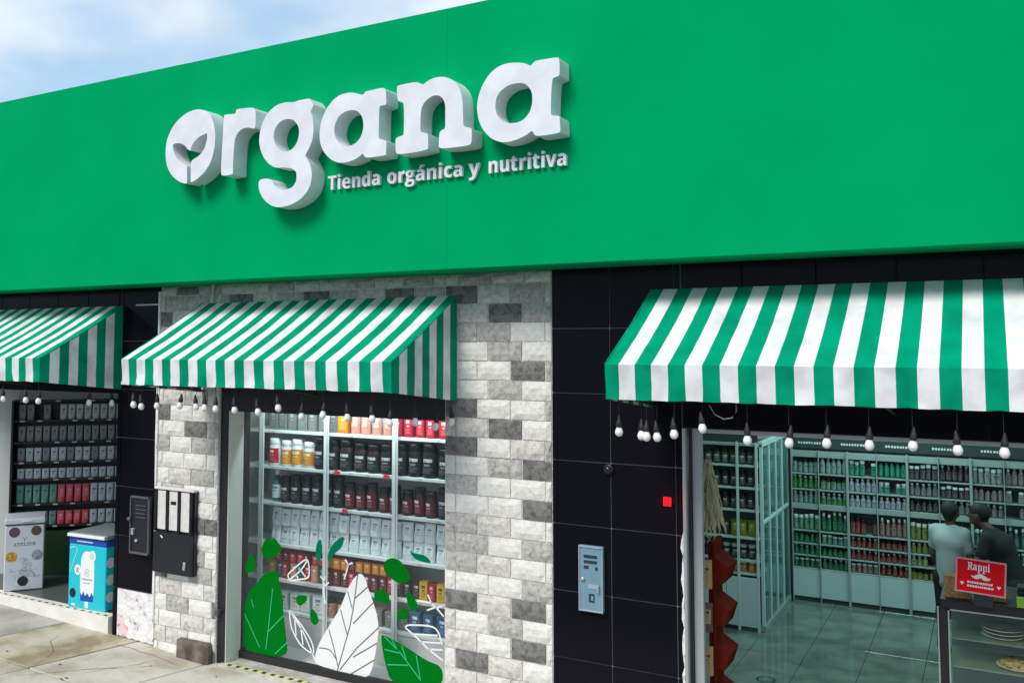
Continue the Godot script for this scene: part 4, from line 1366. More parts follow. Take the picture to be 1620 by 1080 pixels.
	for k in 34:
		var c := Vector2(r2.randf_range(-0.15, 0.15), 0.17 + r2.randf_range(-0.05, 0.05))
		if k < 8: c = Vector2(r2.randf_range(-0.03, 0.05), r2.randf_range(0.24, 0.31))
		var pts := PackedVector2Array()
		var rad := r2.randf_range(0.012, 0.030)
		var a0 := r2.randf() * TAU
		for q in 7:
			pts.append(c + Vector2(cos(a0 + q * 0.6), sin(a0 + q * 0.6) * 0.8) * rad)
		stroke(st, pts, 0.0028, 0.0, 0.0011)
	part("printed_drawing", finish(st, mat("grey_ink", lin(0.16, 0.18, 0.21), 0.7)), fa)
	# turquoise freezer with a lolly on its front
	var fb := thing("chest_freezer", "turquoise freezer with a big white ice lolly printed on it", "freezer", Vector3(-7.642, 0.1885, -0.062), 0.058)
	var tq := mat("turquoise", lin(0.005, 0.52, 0.62), 0.4)
	var blue := mat("deep_blue", lin(0.008, 0.06, 0.38), 0.4)
	var wv := mat("print_white", lin(0.80, 0.82, 0.82), 0.5)
	part("body", cbox(Vector3(0.50, 0.60, 0.50), 0.008, tq, Vector3(0, 0.30, -0.25)), fb)
	part("top_band", cbox(Vector3(0.502, 0.066, 0.502), 0.008, blue, Vector3(0, 0.634, -0.25)), fb)
	part("lid", cbox(Vector3(0.52, 0.045, 0.52), 0.01, mat("lid_grey", lin(0.22, 0.25, 0.27), 0.4), Vector3(0, 0.69, -0.25)), fb)
	part("lid_handle", cbox(Vector3(0.50, 0.030, 0.02), 0.004, wv, Vector3(0, 0.690, 0.020)), fb)
	part("lolly_print", plate([-0.085, 0.16, -0.085, 0.44, -0.06, 0.52, -0.01, 0.55, 0.05, 0.535, 0.095, 0.47, 0.10, 0.40, 0.10, 0.16, 0.085, 0.13, 0.07, 0.17, 0.045, 0.11, 0.015, 0.16, -0.015, 0.12, -0.04, 0.17, -0.06, 0.12], 0.0008, 0.0016, wv, 1), fb)
	part("lolly_core_print", plate([-0.08, 0.165, 0.095, 0.165, 0.09, 0.075, -0.082, 0.072], 0.0, 0.0009, blue, 0), fb)
	part("stick_print", plate([-0.018, 0.012, 0.026, 0.012, 0.026, 0.07, -0.018, 0.07], 0.0, 0.0009, wv, 0), fb)
	disc(fb, "bubble_print", 0.07, 0.505, 0.0016, 0.048, wv, 0.052)
	disc(fb, "bubble_print", -0.125, 0.36, 0.0, 0.042, wv, 0.05)
	disc(fb, "round_sticker", -0.185, 0.135, 0.0, 0.042, mat("st_black", Color.BLACK), 0.046)
	st = begin()
	for ring in [[0.005, 0.345, 0.032], [0.07, 0.505, 0.026], [-0.125, 0.36, 0.022]]:
		var pts := PackedVector2Array()
		for q in 15:
			pts.append(Vector2(ring[0] + cos(q * 0.42) * ring[2], ring[1] + sin(q * 0.42) * ring[2]))
		stroke(st, pts, 0.003, 0.0029, 0.0034)
	stroke(st, PackedVector2Array([Vector2(-0.008, 0.33), Vector2(0.004, 0.362), Vector2(0.018, 0.33)]), 0.004, 0.0029, 0.0034)
	stroke(st, PackedVector2Array([Vector2(0.06, 0.49), Vector2(0.072, 0.52), Vector2(0.082, 0.49)]), 0.004, 0.0029, 0.0034)
	stroke(st, PackedVector2Array([Vector2(-0.135, 0.34), Vector2(-0.115, 0.38)]), 0.008, 0.0029, 0.0034)
	for k in 9:
		var lx := -0.062 + k * 0.016
		stroke(st, PackedVector2Array([Vector2(lx, 0.272), Vector2(lx + 0.005, 0.272 + 0.016)]), 0.006, 0.0029, 0.0034)
	for k in 7:
		var lx := -0.046 + k * 0.014
		stroke(st, PackedVector2Array([Vector2(lx, 0.245), Vector2(lx + 0.007, 0.245)]), 0.008, 0.0029, 0.0034)
	part("print_marks", finish(st, mat("grey_ink", Color.BLACK)), fb)
	st = begin()
	for k in 12:
		stroke(st, PackedVector2Array([Vector2(-0.14 + k * 0.018, 0.632), Vector2(-0.128 + k * 0.018, 0.632)]), 0.012, 0.0012, 0.0020)
	part("band_print", finish(st, wv), fb)
	st = begin()
	stroke(st, PackedVector2Array([Vector2(-0.20, 0.028), Vector2(-0.15, 0.028)]), 0.02, 0.0, 0.0010)
	part("corner_print", finish(st, wv), fb)
	st = begin()
	stroke(st, PackedVector2Array([Vector2(-0.235, 0.56), Vector2(-0.18, 0.575), Vector2(-0.13, 0.56), Vector2(-0.18, 0.45), Vector2(-0.225, 0.33), Vector2(-0.235, 0.42)]), 0.004, 0.0, 0.0010)
	part("outline_print", finish(st, wv), fb)
	for k in 3:
		var q := []
		for a in 14:
			q.append_array([cos(TAU * a / 14) * 0.05, sin(TAU * a / 14) * 0.05])
		part("side_print", plate(q, 0.0, 0.001, wv, 0), fb, Vector3(0.2505, 0.13 + k * 0.16, -0.06), Vector3(0, PI / 2, 0))

# ------------------------------------------------------------------ shop on the right
func shelf_wall(t: Node3D, x0: float, x1: float, ys: Array, z: float, depth: float, m: Material, posts: Array, thick: Array, base_top: float, floor_y: float) -> void:
	var org := t.position
	var rack_grey := mat("shelf_grey", lin(0.34, 0.41, 0.405), 0.4)
	for x in posts:
		part("post", cbox(Vector3(x[1], 1.64 - floor_y, 0.03), 0.003, rack_grey, Vector3(x[0], (1.64 + floor_y) / 2, z + 0.012) - org), t)
	for i in ys.size():
		var h: float = 0.055 if i in thick else 0.014
		part("shelf_board", cbox(Vector3(x1 - x0, h, depth), 0.002, rack_grey, Vector3((x0 + x1) / 2, ys[i] - h / 2, z - depth / 2) - org), t)
	part("back_panel", box_mesh(x0 - org.x, x1 - org.x, floor_y - org.y, 1.64 - org.y, z - depth - 0.02 - org.z, z - depth - org.z, mat("shelf_back", lin(0.10, 0.13, 0.13), 0.7)), t)

func make_shop_interior() -> void:
	var white := mat("cabinet_white", lin(0.52, 0.66, 0.655), 0.4)
	var floor_y := 0.1
	# wall shelving along the back
	var t := thing("wall_shelving", "pale wall shelving of bottles along the back of the shop", "shelving", Vector3(-0.7, floor_y, -4.1))
	var z := -4.1
	var ys := [0.44, 0.57, 0.69, 0.82, 1.09, 1.24, 1.40, 1.62]
	var posts := []
	var px := -1.86
	for i in 6:
		posts.append([px, 0.024])
		posts.append([px + 0.275, 0.009])
		px += 0.55
	shelf_wall(t, -1.87, 1.18, ys, z, 0.18, white, posts, [4, 7], 0.43, floor_y)
	part("plinth", box_mesh(-1.87 + 0.7, 1.18 + 0.7, 0.0, 0.04, -0.16, -0.02, mat("plinth_dark", lin(0.05, 0.06, 0.06), 0.6)), t)
	for i in 11:
		part("cupboard_door", cbox(Vector3(0.269, 0.285, 0.02), 0.003, white, Vector3(-1.723 + i * 0.275 + 0.7, 0.19, -0.01)), t)
	# header board with pale strip signs
	part("header", box_mesh(-1.87 + 0.7, 1.18 + 0.7, 1.545, 1.72, -0.14, -0.10, mat("header_dark", lin(0.03, 0.05, 0.052), 0.6)), t)
	for k in 7:
		var st := begin()
		var r3 := RandomNumberGenerator.new()
		r3.seed = k + 3
		var lx := -1.10 + k * 0.42
		for c in 9:
			stroke(st, PackedVector2Array([Vector2(lx + c * 0.026, 1.60), Vector2(lx + c * 0.026 + 0.014 + r3.randf() * 0.006, 1.60 + r3.randf() * 0.006)]), 0.022, -0.1, -0.098)
		part("header_print", finish(st, mat("print_white", Color.WHITE)), t)
	# colours of each bay: upper four rows, lower four rows
	var bays := [
		[[Color(0.40, 0.50, 0.48), "grey"], [Color(0.03, 0.36, 0.20), "green"]],
		[[Color(0.60, 0.58, 0.66), "lilac grey"], [Color(0.46, 0.13, 0.10), "red-brown"]],
		[[Color(0.20, 0.13, 0.17), "dark"], [Color(0.40, 0.42, 0.08), "olive"]],
		[[Color(0.44, 0.36, 0.38), "dusky pink"], [Color(0.16, 0.32, 0.30), "dark teal"]]]
	var rows := [0.44, 0.57, 0.69, 0.82, 1.09, 1.24, 1.40]
	var hh := [0.112, 0.100, 0.112, 0.195, 0.130, 0.142, 0.185]
	var rn := ["lowest", "second", "third", "fourth", "fifth", "sixth", "seventh"]
	for bay in 4:
		for half in 2:
			for r in 7:
				var up: int = 0 if r >= 4 else 1
				var spec: Array = bays[bay][up]
				var base: Color = spec[0]
				var nn := 5
				for k in nn:
					var x := -1.86 + bay * 0.55 + half * 0.275 + 0.034 + k * 0.0515
					if x > 0.42:
						continue
					var pick := (r * 7 + half * 3 + bay) % 4
					var c: Color = base if pick != 1 else base.lerp(Color(0.6, 0.66, 0.66), 0.45)
					if bay == 0 and r == 5: c = Color(0.08, 0.42, 0.12)
					if bay == 1 and r == 6: c = Color(0.02, 0.45, 0.34)
					var lidc := Color(0.86, 0.9, 0.9) if pick != 2 else Color(0.06, 0.08, 0.08)
					var lab := label_mat("bk%d%d%d" % [bay, up, pick], c.lerp(Color(0.75, 0.8, 0.8), 0.35), c.darkened(0.4))
					var tone: String = spec[1] if pick != 1 else "pale " + spec[1]
					if (bay == 0 and r == 5) or (bay == 1 and r == 6): tone = "bright green"
					var l := "%s %s with %s cap on %s back-wall shelf from the floor" % ["tiny", tone + (" bottle" if (r + half) % 3 else " jar"), "white" if pick != 2 else "dark", rn[r]]
					if rng.randf() < 0.05:
						continue
					var p := Vector3(x + rng.randf_range(-0.002, 0.002), rows[r] + 0.0002, z - 0.035 - rng.randf() * 0.012)
					if (r + half) % 3:
						single("bottle", bottle_mesh(0.0235, hh[r], c, lidc, lab), l, "bottle", p, rng.randf_range(-0.9, 0.9), l).scale.y = rng.randf_range(0.86, 1.04)
					else:
						single("jar", tub_mesh(0.0240, hh[r] * 0.82, c, lidc, lab), l, "jar", p, rng.randf_range(-0.9, 0.9), l).scale.y = rng.randf_range(0.86, 1.05)
	# cabinet facing the street on the left of the room
	var lc := thing("shelf_cabinet", "dark filled shelf cabinet beside the shop entrance", "cabinet", Vector3(-2.2, floor_y, -2.8))
	var org := lc.position
	var lys := [0.62, 0.74, 0.945, 1.195, 1.40, 1.605, 1.80]
	for y in lys:
		part("shelf_board", cbox(Vector3(0.62, 0.02, 0.30), 0.002, white, Vector3(-2.22, y - 0.01, -2.96) - org), lc)
	for x in [-2.52, -2.10, -1.925]:
		part("post", cbox(Vector3(0.022, 1.72, 0.025), 0.002, white, Vector3(x, 0.96, -2.80) - org), lc)
	part("back_panel", box_mesh(-2.54 - org.x, -1.92 - org.x, 0.0, 1.72, -0.33, -0.31, mat("shelf_back", Color.BLACK)), lc)
	part("cupboard_door", cbox(Vector3(0.30, 0.44, 0.02), 0.003, white, Vector3(-2.37, 0.36, -2.80) - org), lc)
	part("cupboard_door", cbox(Vector3(0.29, 0.44, 0.02), 0.003, white, Vector3(-2.07, 0.36, -2.80) - org), lc)
	part("header", cbox(Vector3(0.62, 0.10, 0.02), 0.002, mat("header_dark", Color.BLACK), Vector3(-2.22, 1.86, -2.80) - org), lc)
	var cl := [[Color(0.75, 0.40, 0.06), "orange jar"], [Color(0.1, 0.1, 0.1), "black jar"], [Color(0.45, 0.52, 0.06), "lime green pouch"], [Color(0.06, 0.07, 0.07), "dark tub"], [Color(0.05, 0.06, 0.07), "dark tub"], [Color(0.20, 0.22, 0.20), "grey tub"]]
	for r in 6:
		for k in 7:
			var x := -2.46 + k * 0.078
			var c: Color = cl[r][0]
			var nm: String = cl[r][1]
			if r == 2 and k < 4:
				c = Color(0.14, 0.15, 0.14)
				nm = "grey pouch"
			var p := Vector3(x, lys[r], -2.87)
			var l := "%s on the %s shelf from below in the cabinet beside the entrance" % [nm, ["lowest", "second", "third", "fourth", "fifth", "sixth"][r]]
			var lab := label_mat("lc%d%s" % [r, nm], c.lerp(Color(0.7, 0.72, 0.7), 0.2), Color(0.8, 0.82, 0.8))
			if "pouch" in nm:
				single("pouch", pouch_mesh(0.07, 0.15, c, lab), l, "pouch", p, 0.0, l)
			else:
				single("tub" if "tub" in nm else "jar", tub_mesh(0.034, [0.10, 0.13, 0.15, 0.15, 0.15, 0.14][r], c, Color(0.75, 0.78, 0.76) if r in [0, 1] else Color(0.05, 0.05, 0.05), lab), l, "tub" if "tub" in nm else "jar", p, 0.0, l)
	# glazed side of the cabinet, running back to the corner
	var gs := thing("glass_partition", "glazed partition of narrow panes with a bright metal foot rail", "partition", Vector3(-1.89, floor_y, -2.82))
	var alu := mat("aluminium", Color.WHITE)
	var teal := glass("teal_glass", Color(0.30, 0.58, 0.55), 0.42, 0.05)
	for k in 5:
		part("mullion", cbox(Vector3(0.03, 1.70, 0.03), 0.003, white, Vector3(0, 0.85, -0.015 - k * 0.305)), gs)
	for k in 4:
		part("pane", box_mesh(-0.004, 0.004, 0.06, 1.68, -0.03 - k * 0.305 - 0.275, -0.03 - k * 0.305, teal), gs)
	part("foot_rail", cbox(Vector3(0.05, 0.06, 1.25), 0.004, alu, Vector3(0.0, 0.03, -0.625)), gs)
	part("mid_rail", cbox(Vector3(0.034, 0.03, 1.25), 0.003, white, Vector3(0.0, 0.98, -0.625)), gs)
	part("top_rail", cbox(Vector3(0.04, 0.05, 1.25), 0.003, white, Vector3(0.0, 1.70, -0.625)), gs)
	part("corner_post", cbox(Vector3(0.02, 1.66, 0.03), 0.003, mat("dark_steel", Color.BLACK), Vector3(0.03, 0.83, -1.215)), gs)
	# two round floor stickers
	var mark := mat("floor_mark", lin(0.02, 0.035, 0.03), 0.6)
	for p in [Vector3(-1.62, 0.1005, -1.62), Vector3(-1.36, 0.1005, -1.56)]:
		var st := begin()
		for k in 24:
			var a0 := TAU * k / 24
			var a1 := TAU * (k + 1) / 24
			for rr in [[0.075, 0.055]]:
				quad(st, Vector3(cos(a0) * rr[0], 0, sin(a0) * rr[0]), Vector3(cos(a1) * rr[0], 0, sin(a1) * rr[0]), Vector3(cos(a1) * rr[1], 0, sin(a1) * rr[1]), Vector3(cos(a0) * rr[1], 0, sin(a0) * rr[1]))
		single("floor_sticker", finish(st, mark), "dark ring sticker on the shop floor", "sticker", p, 0.0, "ring stickers on the shop floor")
	make_counter()
	make_rack()
	make_people()

func make_counter() -> void:
	var black := mat("counter_black", lin(0.012, 0.012, 0.013), 0.4)
	var alu := mat("aluminium", Color.WHITE)
	var c := thing("display_counter", "black framed glass display counter holding cakes", "counter", Vector3(0.4, 0.1, -0.6))
	# local frame: front at z = 0
	part("top", cbox(Vector3(1.5, 0.055, 0.55), 0.005, black, Vector3(0.02, 1.01, -0.25)), c)
	part("corner_post", cbox(Vector3(0.045, 0.985, 0.045), 0.004, black, Vector3(-0.712, 0.4925, -0.005)), c)
	part("edge_trim", cbox(Vector3(0.010, 0.985, 0.02), 0.002, alu, Vector3(-0.742, 0.4925, 0.005)), c)
	part("edge_trim", cbox(Vector3(0.010, 0.96, 0.012), 0.002, alu, Vector3(-0.683, 0.49, 0.012)), c)
	part("edge_trim", cbox(Vector3(1.43, 0.010, 0.012), 0.002, alu, Vector3(0.04, 0.976, 0.012)), c)
	part("base", cbox(Vector3(1.48, 0.10, 0.5), 0.005, black, Vector3(0.02, 0.05, -0.25)), c)
	part("back_panel", box_mesh(-0.69, 0.76, 0.1, 0.98, -0.5, -0.48, mat("counter_back", lin(0.10, 0.15, 0.145), 0.5)), c)
	part("side_pane", box_mesh(-0.718, -0.712, 0.1, 0.98, -0.47, -0.03, glass("case_glass", Color(0.45, 0.62, 0.58), 0.02, 0.03, 0.25)), c)
	part("front_pane", box_mesh(-0.69, 0.755, 0.1, 0.975, 0.0, 0.006, glass("case_glass", Color.WHITE, 0.2)), c)
	for y in [0.32, 0.62, 0.79]:
		part("glass_shelf", box_mesh(-0.685, 0.755, y, y + 0.008, -0.46, -0.03, glass("shelf_glass", Color(0.6, 0.72, 0.6), 0.35)), c)
	var china := plain_mat(Color(0.78, 0.80, 0.74), 0.3)
	var plate_prof := [[0.0, 0.0], [0.06, 0.0], [0.10, 0.012], [0.118, 0.018], [0.115, 0.020], [0.07, 0.006], [0.0, 0.005]]
	if not mesh_cache.has("cake_plate"):
		mesh_cache["cake_plate"] = lathe_mesh(plate_prof, china, 22)
		mesh_cache["cake"] = lathe_mesh([[0.0, 0.006], [0.095, 0.006], [0.097, 0.03], [0.092, 0.045], [0.0, 0.048]], mat("cake", lin(0.45, 0.43, 0.18), 0.8, noise_tex("sty", 0.02, []), 4.0), 20)
	for q in [[-0.32, 0.6285, "round pale green cake on the lower counter shelf"], [-0.02, 0.6285, "round pale green cake on the lower counter shelf"]]:
		var p := Vector3(0.4 + q[0], 0.1 + q[1], -0.76)
		single("plate", mesh_cache["cake_plate"], "white plate under a pale green cake in the counter", "plate", p, 0.0, "cake plates in the counter")
		single("cake", mesh_cache["cake"], q[2], "cake", p + Vector3(0, 0.0003, 0), 0.0, "cakes in the counter")
	for k in 3:
		single("plate", mesh_cache["cake_plate"], "white plate of a stack on the upper counter shelf", "plate", Vector3(0.005 + (k % 2) * 0.006, 0.8985 + k * 0.022, -0.78), 0.0, "stacked plates in the counter")
	# red notice propped on the counter
	var n := thing("red_notice", "red tilted notice with a white moustache and small hearts", "sign", Vector3(-0.11, 1.138, -0.50), 0.0)
	n.rotation = Vector3(-0.12, 0.05, -0.06)
	var red := mat("notice_red", lin(0.72, 0.012, 0.016), 0.6, null, 1.0, null, 1.0, 0.1)
	var pink := mat("notice_frame", lin(0.62, 0.30, 0.34), 0.25)
	var wht := mat("notice_white", lin(0.78, 0.74, 0.76), 0.5)
	part("board", cbox(Vector3(0.272, 0.205, 0.006), 0.002, pink, Vector3(0, 0.172, 0)), n)
	part("sheet", box_mesh(-0.126, 0.126, 0.08, 0.264, 0.003, 0.0042, red), n)
	part("stand", cbox(Vector3(0.10, 0.085, 0.05), 0.003, mat("counter_black", Color.BLACK), Vector3(0.02, 0.040, -0.035)), n)
	writing(n, "Rappi", -0.072, 0.050, 0.208, 0.0048, 0.044, 0.001, wht, font(true, "Droid Serif"))
	part("moustache", plate([-0.055, 0.178, -0.040, 0.162, -0.018, 0.156, 0.0, 0.168, 0.018, 0.154, 0.042, 0.156, 0.058, 0.172, 0.040, 0.170, 0.022, 0.182, 0.0, 0.192, -0.020, 0.184, -0.038, 0.172], 0.0042, 0.0052, wht, 1), n)
	for hx in [-0.098, 0.098]:
		part("heart", plate([hx, 0.112, hx - 0.011, 0.128, hx - 0.006, 0.134, hx, 0.129, hx + 0.006, 0.134, hx + 0.011, 0.128], 0.0042, 0.0052, wht, 0), n)
	var st := begin()
	var r3 := RandomNumberGenerator.new()
	r3.seed = 9
	for row in 2:
		var x := -0.07
		while x < 0.065:
			var w := r3.randf_range(0.005, 0.012)
			stroke(st, PackedVector2Array([Vector2(x, 0.135 - row * 0.022), Vector2(x + w, 0.135 - row * 0.022)]), 0.012, 0.0042, 0.005)
			x += w + 0.003
	part("small_print", finish(st, wht), n)
	# cardboard boxes and small goods on the counter
	var card := mat("cardboard", lin(0.40, 0.25, 0.11), 0.85, noise_tex("card", 0.02, [[0.2, 0.78], [0.8, 1.0]], 4), 3.0)
	single("cardboard_box", cbox(Vector3(0.15, 0.13, 0.12), 0.003, card, Vector3(0, 0.065, 0)), "brown cardboard box at the corner of the counter", "box", Vector3(-0.235, 1.138, -0.70), 0.06)
	single("cardboard_tray", cbox(Vector3(0.15, 0.055, 0.10), 0.003, card, Vector3(0, 0.0275, 0)), "low cardboard tray under the red notice", "tray", Vector3(-0.04, 1.138, -0.72), -0.03)
	single("green_box", cbox(Vector3(0.14, 0.05, 0.08), 0.003, mat("lime_card", lin(0.22, 0.42, 0.02), 0.5), Vector3(0, 0.025, 0)), "lime green box on the counter", "box", Vector3(0.155, 1.138, -0.62))
	for k in 4:
		single("tray", cbox(Vector3(0.17, 0.014, 0.12), 0.002, mat("tray_black", lin(0.03, 0.035, 0.04), 0.3), Vector3(0, 0.007, 0)), "thin black tray of a stack behind the lime box", "tray", Vector3(0.175 + 0.004 * (k % 2), 1.138 + k * 0.024, -0.80), 0.0, "stacked trays on the counter")

func make_rack() -> void:
	var red := mat("rack_red", lin(0.12, 0.014, 0.009), 0.8, null, 1.0, null, 1.0, 0.1)
	var t := thing("display_rack", "dark red cardboard rack with slanted pockets inside the entrance", "rack", Vector3(-1.675, 0.1, -0.50))
	part("back_board", cbox(Vector3(0.03, 1.28, 0.26), 0.003, red, Vector3(-0.03, 0.64, 0)), t)
	part("front_strip", cbox(Vector3(0.02, 1.28, 0.03), 0.003, red, Vector3(-0.005, 0.64, 0.13)), t)
	var beige := plain_mat(Color(0.72, 0.60, 0.42), 0.6)
	for k in 4:
		var y := 1.02 - k * 0.285
		var st := begin()
		for zz in [-0.125, 0.115]:
			pass
		var a := [Vector2(-0.015, y), Vector2(0.055, y - 0.06 + 0.05), Vector2(0.09, y + 0.10), Vector2(-0.015, y + 0.165)]
		extrude(st, PackedVector2Array(a), PackedVector2Array(), -0.125, 0.125)
		part("pocket", finish(st, red), t)
	for k in 3:
		var y := 0.98 - k * 0.285
		single("snack_bag", pouch_mesh(0.085, 0.19, Color(0.72, 0.60, 0.42) if k != 1 else Color(0.38, 0.30, 0.30), label_mat("snack%d" % k, Color(0.75, 0.64, 0.45), Color(0.4, 0.25, 0.12))), "beige snack bag hanging beside the red rack" if k != 1 else "dark mauve snack bag hanging beside the red rack", "bag", Vector3(-1.725, y + 0.1, -0.33), 0.2, "snack bags by the red rack")
	# sheaf of dried grass fixed to the frame above the rack
	var straw := mat("straw", lin(0.56, 0.52, 0.34), 0.85)
	var s := thing("dried_sheaf", "sheaf of dried yellow grass hanging beside the entrance frame", "dried plant", Vector3(-1.715, 1.70, -0.33))
	var st := begin()
	var r := RandomNumberGenerator.new()
	r.seed = 12
	for k in 340:
		var p0 := Vector3(r.randf_range(-0.03, 0.03), r.randf_range(0.10, 0.24), r.randf_range(-0.03, 0.03))
		var p1 := p0 + Vector3(r.randf_range(-0.035, 0.06), -r.randf_range(0.12, 0.24), r.randf_range(-0.03, 0.03))
		var p2 := p1 + Vector3(r.randf_range(-0.03, 0.06), -r.randf_range(0.06, 0.20), r.randf_range(-0.03, 0.03))
		tube(st, [p0, p1, p2], r.randf_range(0.002, 0.0042), 3)
	part("stalks", finish(st, straw), s)
	part("tie", tube_mesh([Vector3(-0.05, 0.02, 0.03), Vector3(0.0, 0.025, 0.052), Vector3(0.05, 0.02, 0.03)], 0.004, mat("twine", lin(0.3, 0.22, 0.12), 0.9)), s)

# ------------------------------------------------------------------ people
# bones: [a, b, ra, rb]; a smooth union of tapered capsules meshed as surface nets
func body_mesh(bones: Array, cell: float, blend: float, m: Material) -> ArrayMesh:
	var lo := Vector3(1e9, 1e9, 1e9)
	var hi := -lo
	for b in bones:
		for e in 2:
			var rr: float = b[2 + e] + blend + cell * 2.0
			lo = lo.min(b[e] - Vector3.ONE * rr)
			hi = hi.max(b[e] + Vector3.ONE * rr)
	var nx := int((hi.x - lo.x) / cell) + 2
	var ny := int((hi.y - lo.y) / cell) + 2
	var nz := int((hi.z - lo.z) / cell) + 2
	var f := PackedFloat32Array()
	f.resize(nx * ny * nz)
	f.fill(1.0)
	for b in bones:
		var a: Vector3 = b[0]
		var c: Vector3 = b[1]
		var r0: float = b[2]
		var r1: float = b[3]
		var pad := maxf(r0, r1) + blend + cell * 2.0
		var i0 := ((a.min(c) - Vector3.ONE * pad - lo) / cell).floor()
		var i1 := ((a.max(c) + Vector3.ONE * pad - lo) / cell).ceil()
		var ab := c - a
		var l2 := maxf(ab.length_squared(), 1e-9)
		for k in range(maxi(0, int(i0.z)), mini(nz, int(i1.z) + 1)):
			for j in range(maxi(0, int(i0.y)), mini(ny, int(i1.y) + 1)):
				for i in range(maxi(0, int(i0.x)), mini(nx, int(i1.x) + 1)):
					var p := lo + Vector3(i, j, k) * cell
					var t := clampf((p - a).dot(ab) / l2, 0.0, 1.0)
					var d := (p - a - ab * t).length() - lerpf(r0, r1, t)
					var at := (k * ny + j) * nx + i
					var o := f[at]
					var h := maxf(blend - absf(d - o), 0.0) / blend
					f[at] = minf(d, o) - h * h * blend * 0.25
	var verts := {}
	var st := begin(true)
	var corner := [Vector3i(0, 0, 0), Vector3i(1, 0, 0), Vector3i(0, 1, 0), Vector3i(1, 1, 0), Vector3i(0, 0, 1), Vector3i(1, 0, 1), Vector3i(0, 1, 1), Vector3i(1, 1, 1)]
	var edges := [[0, 1], [2, 3], [4, 5], [6, 7], [0, 2], [1, 3], [4, 6], [5, 7], [0, 4], [1, 5], [2, 6], [3, 7]]
	for k in nz - 1:
		for j in ny - 1:
			for i in nx - 1:
				var base := (k * ny + j) * nx + i
				var v := [f[base], f[base + 1], f[base + nx], f[base + nx + 1], f[base + nx * ny], f[base + nx * ny + 1], f[base + nx * ny + nx], f[base + nx * ny + nx + 1]]
				var mn: float = v.min()
				if mn >= 0.0 or v.max() < 0.0:
					continue
				var s := Vector3.ZERO
				var n := 0
				for e in edges:
					var d0: float = v[e[0]]
					var d1: float = v[e[1]]
					if (d0 < 0.0) != (d1 < 0.0):
						s += Vector3(corner[e[0]]).lerp(Vector3(corner[e[1]]), d0 / (d0 - d1))
						n += 1
				verts[base] = lo + (Vector3(i, j, k) + s / n) * cell
	var step := [1, nx, nx * ny]
	for base in verts.keys():
		for ax in 3:
			var u: int = step[(ax + 1) % 3]
			var w: int = step[(ax + 2) % 3]
			var d0 := f[base]
			var d1: float = f[base + step[ax]]
			if (d0 < 0.0) == (d1 < 0.0):
				continue
			if not (verts.has(base - u) and verts.has(base - w) and verts.has(base - u - w)):
				continue
			var q := [verts[base], verts[base - u], verts[base - u - w], verts[base - w]]
			if d0 < 0.0:
				quad(st, q[0], q[3], q[2], q[1])
			else:
				quad(st, q[0], q[1], q[2], q[3])
	return finish(st, m)

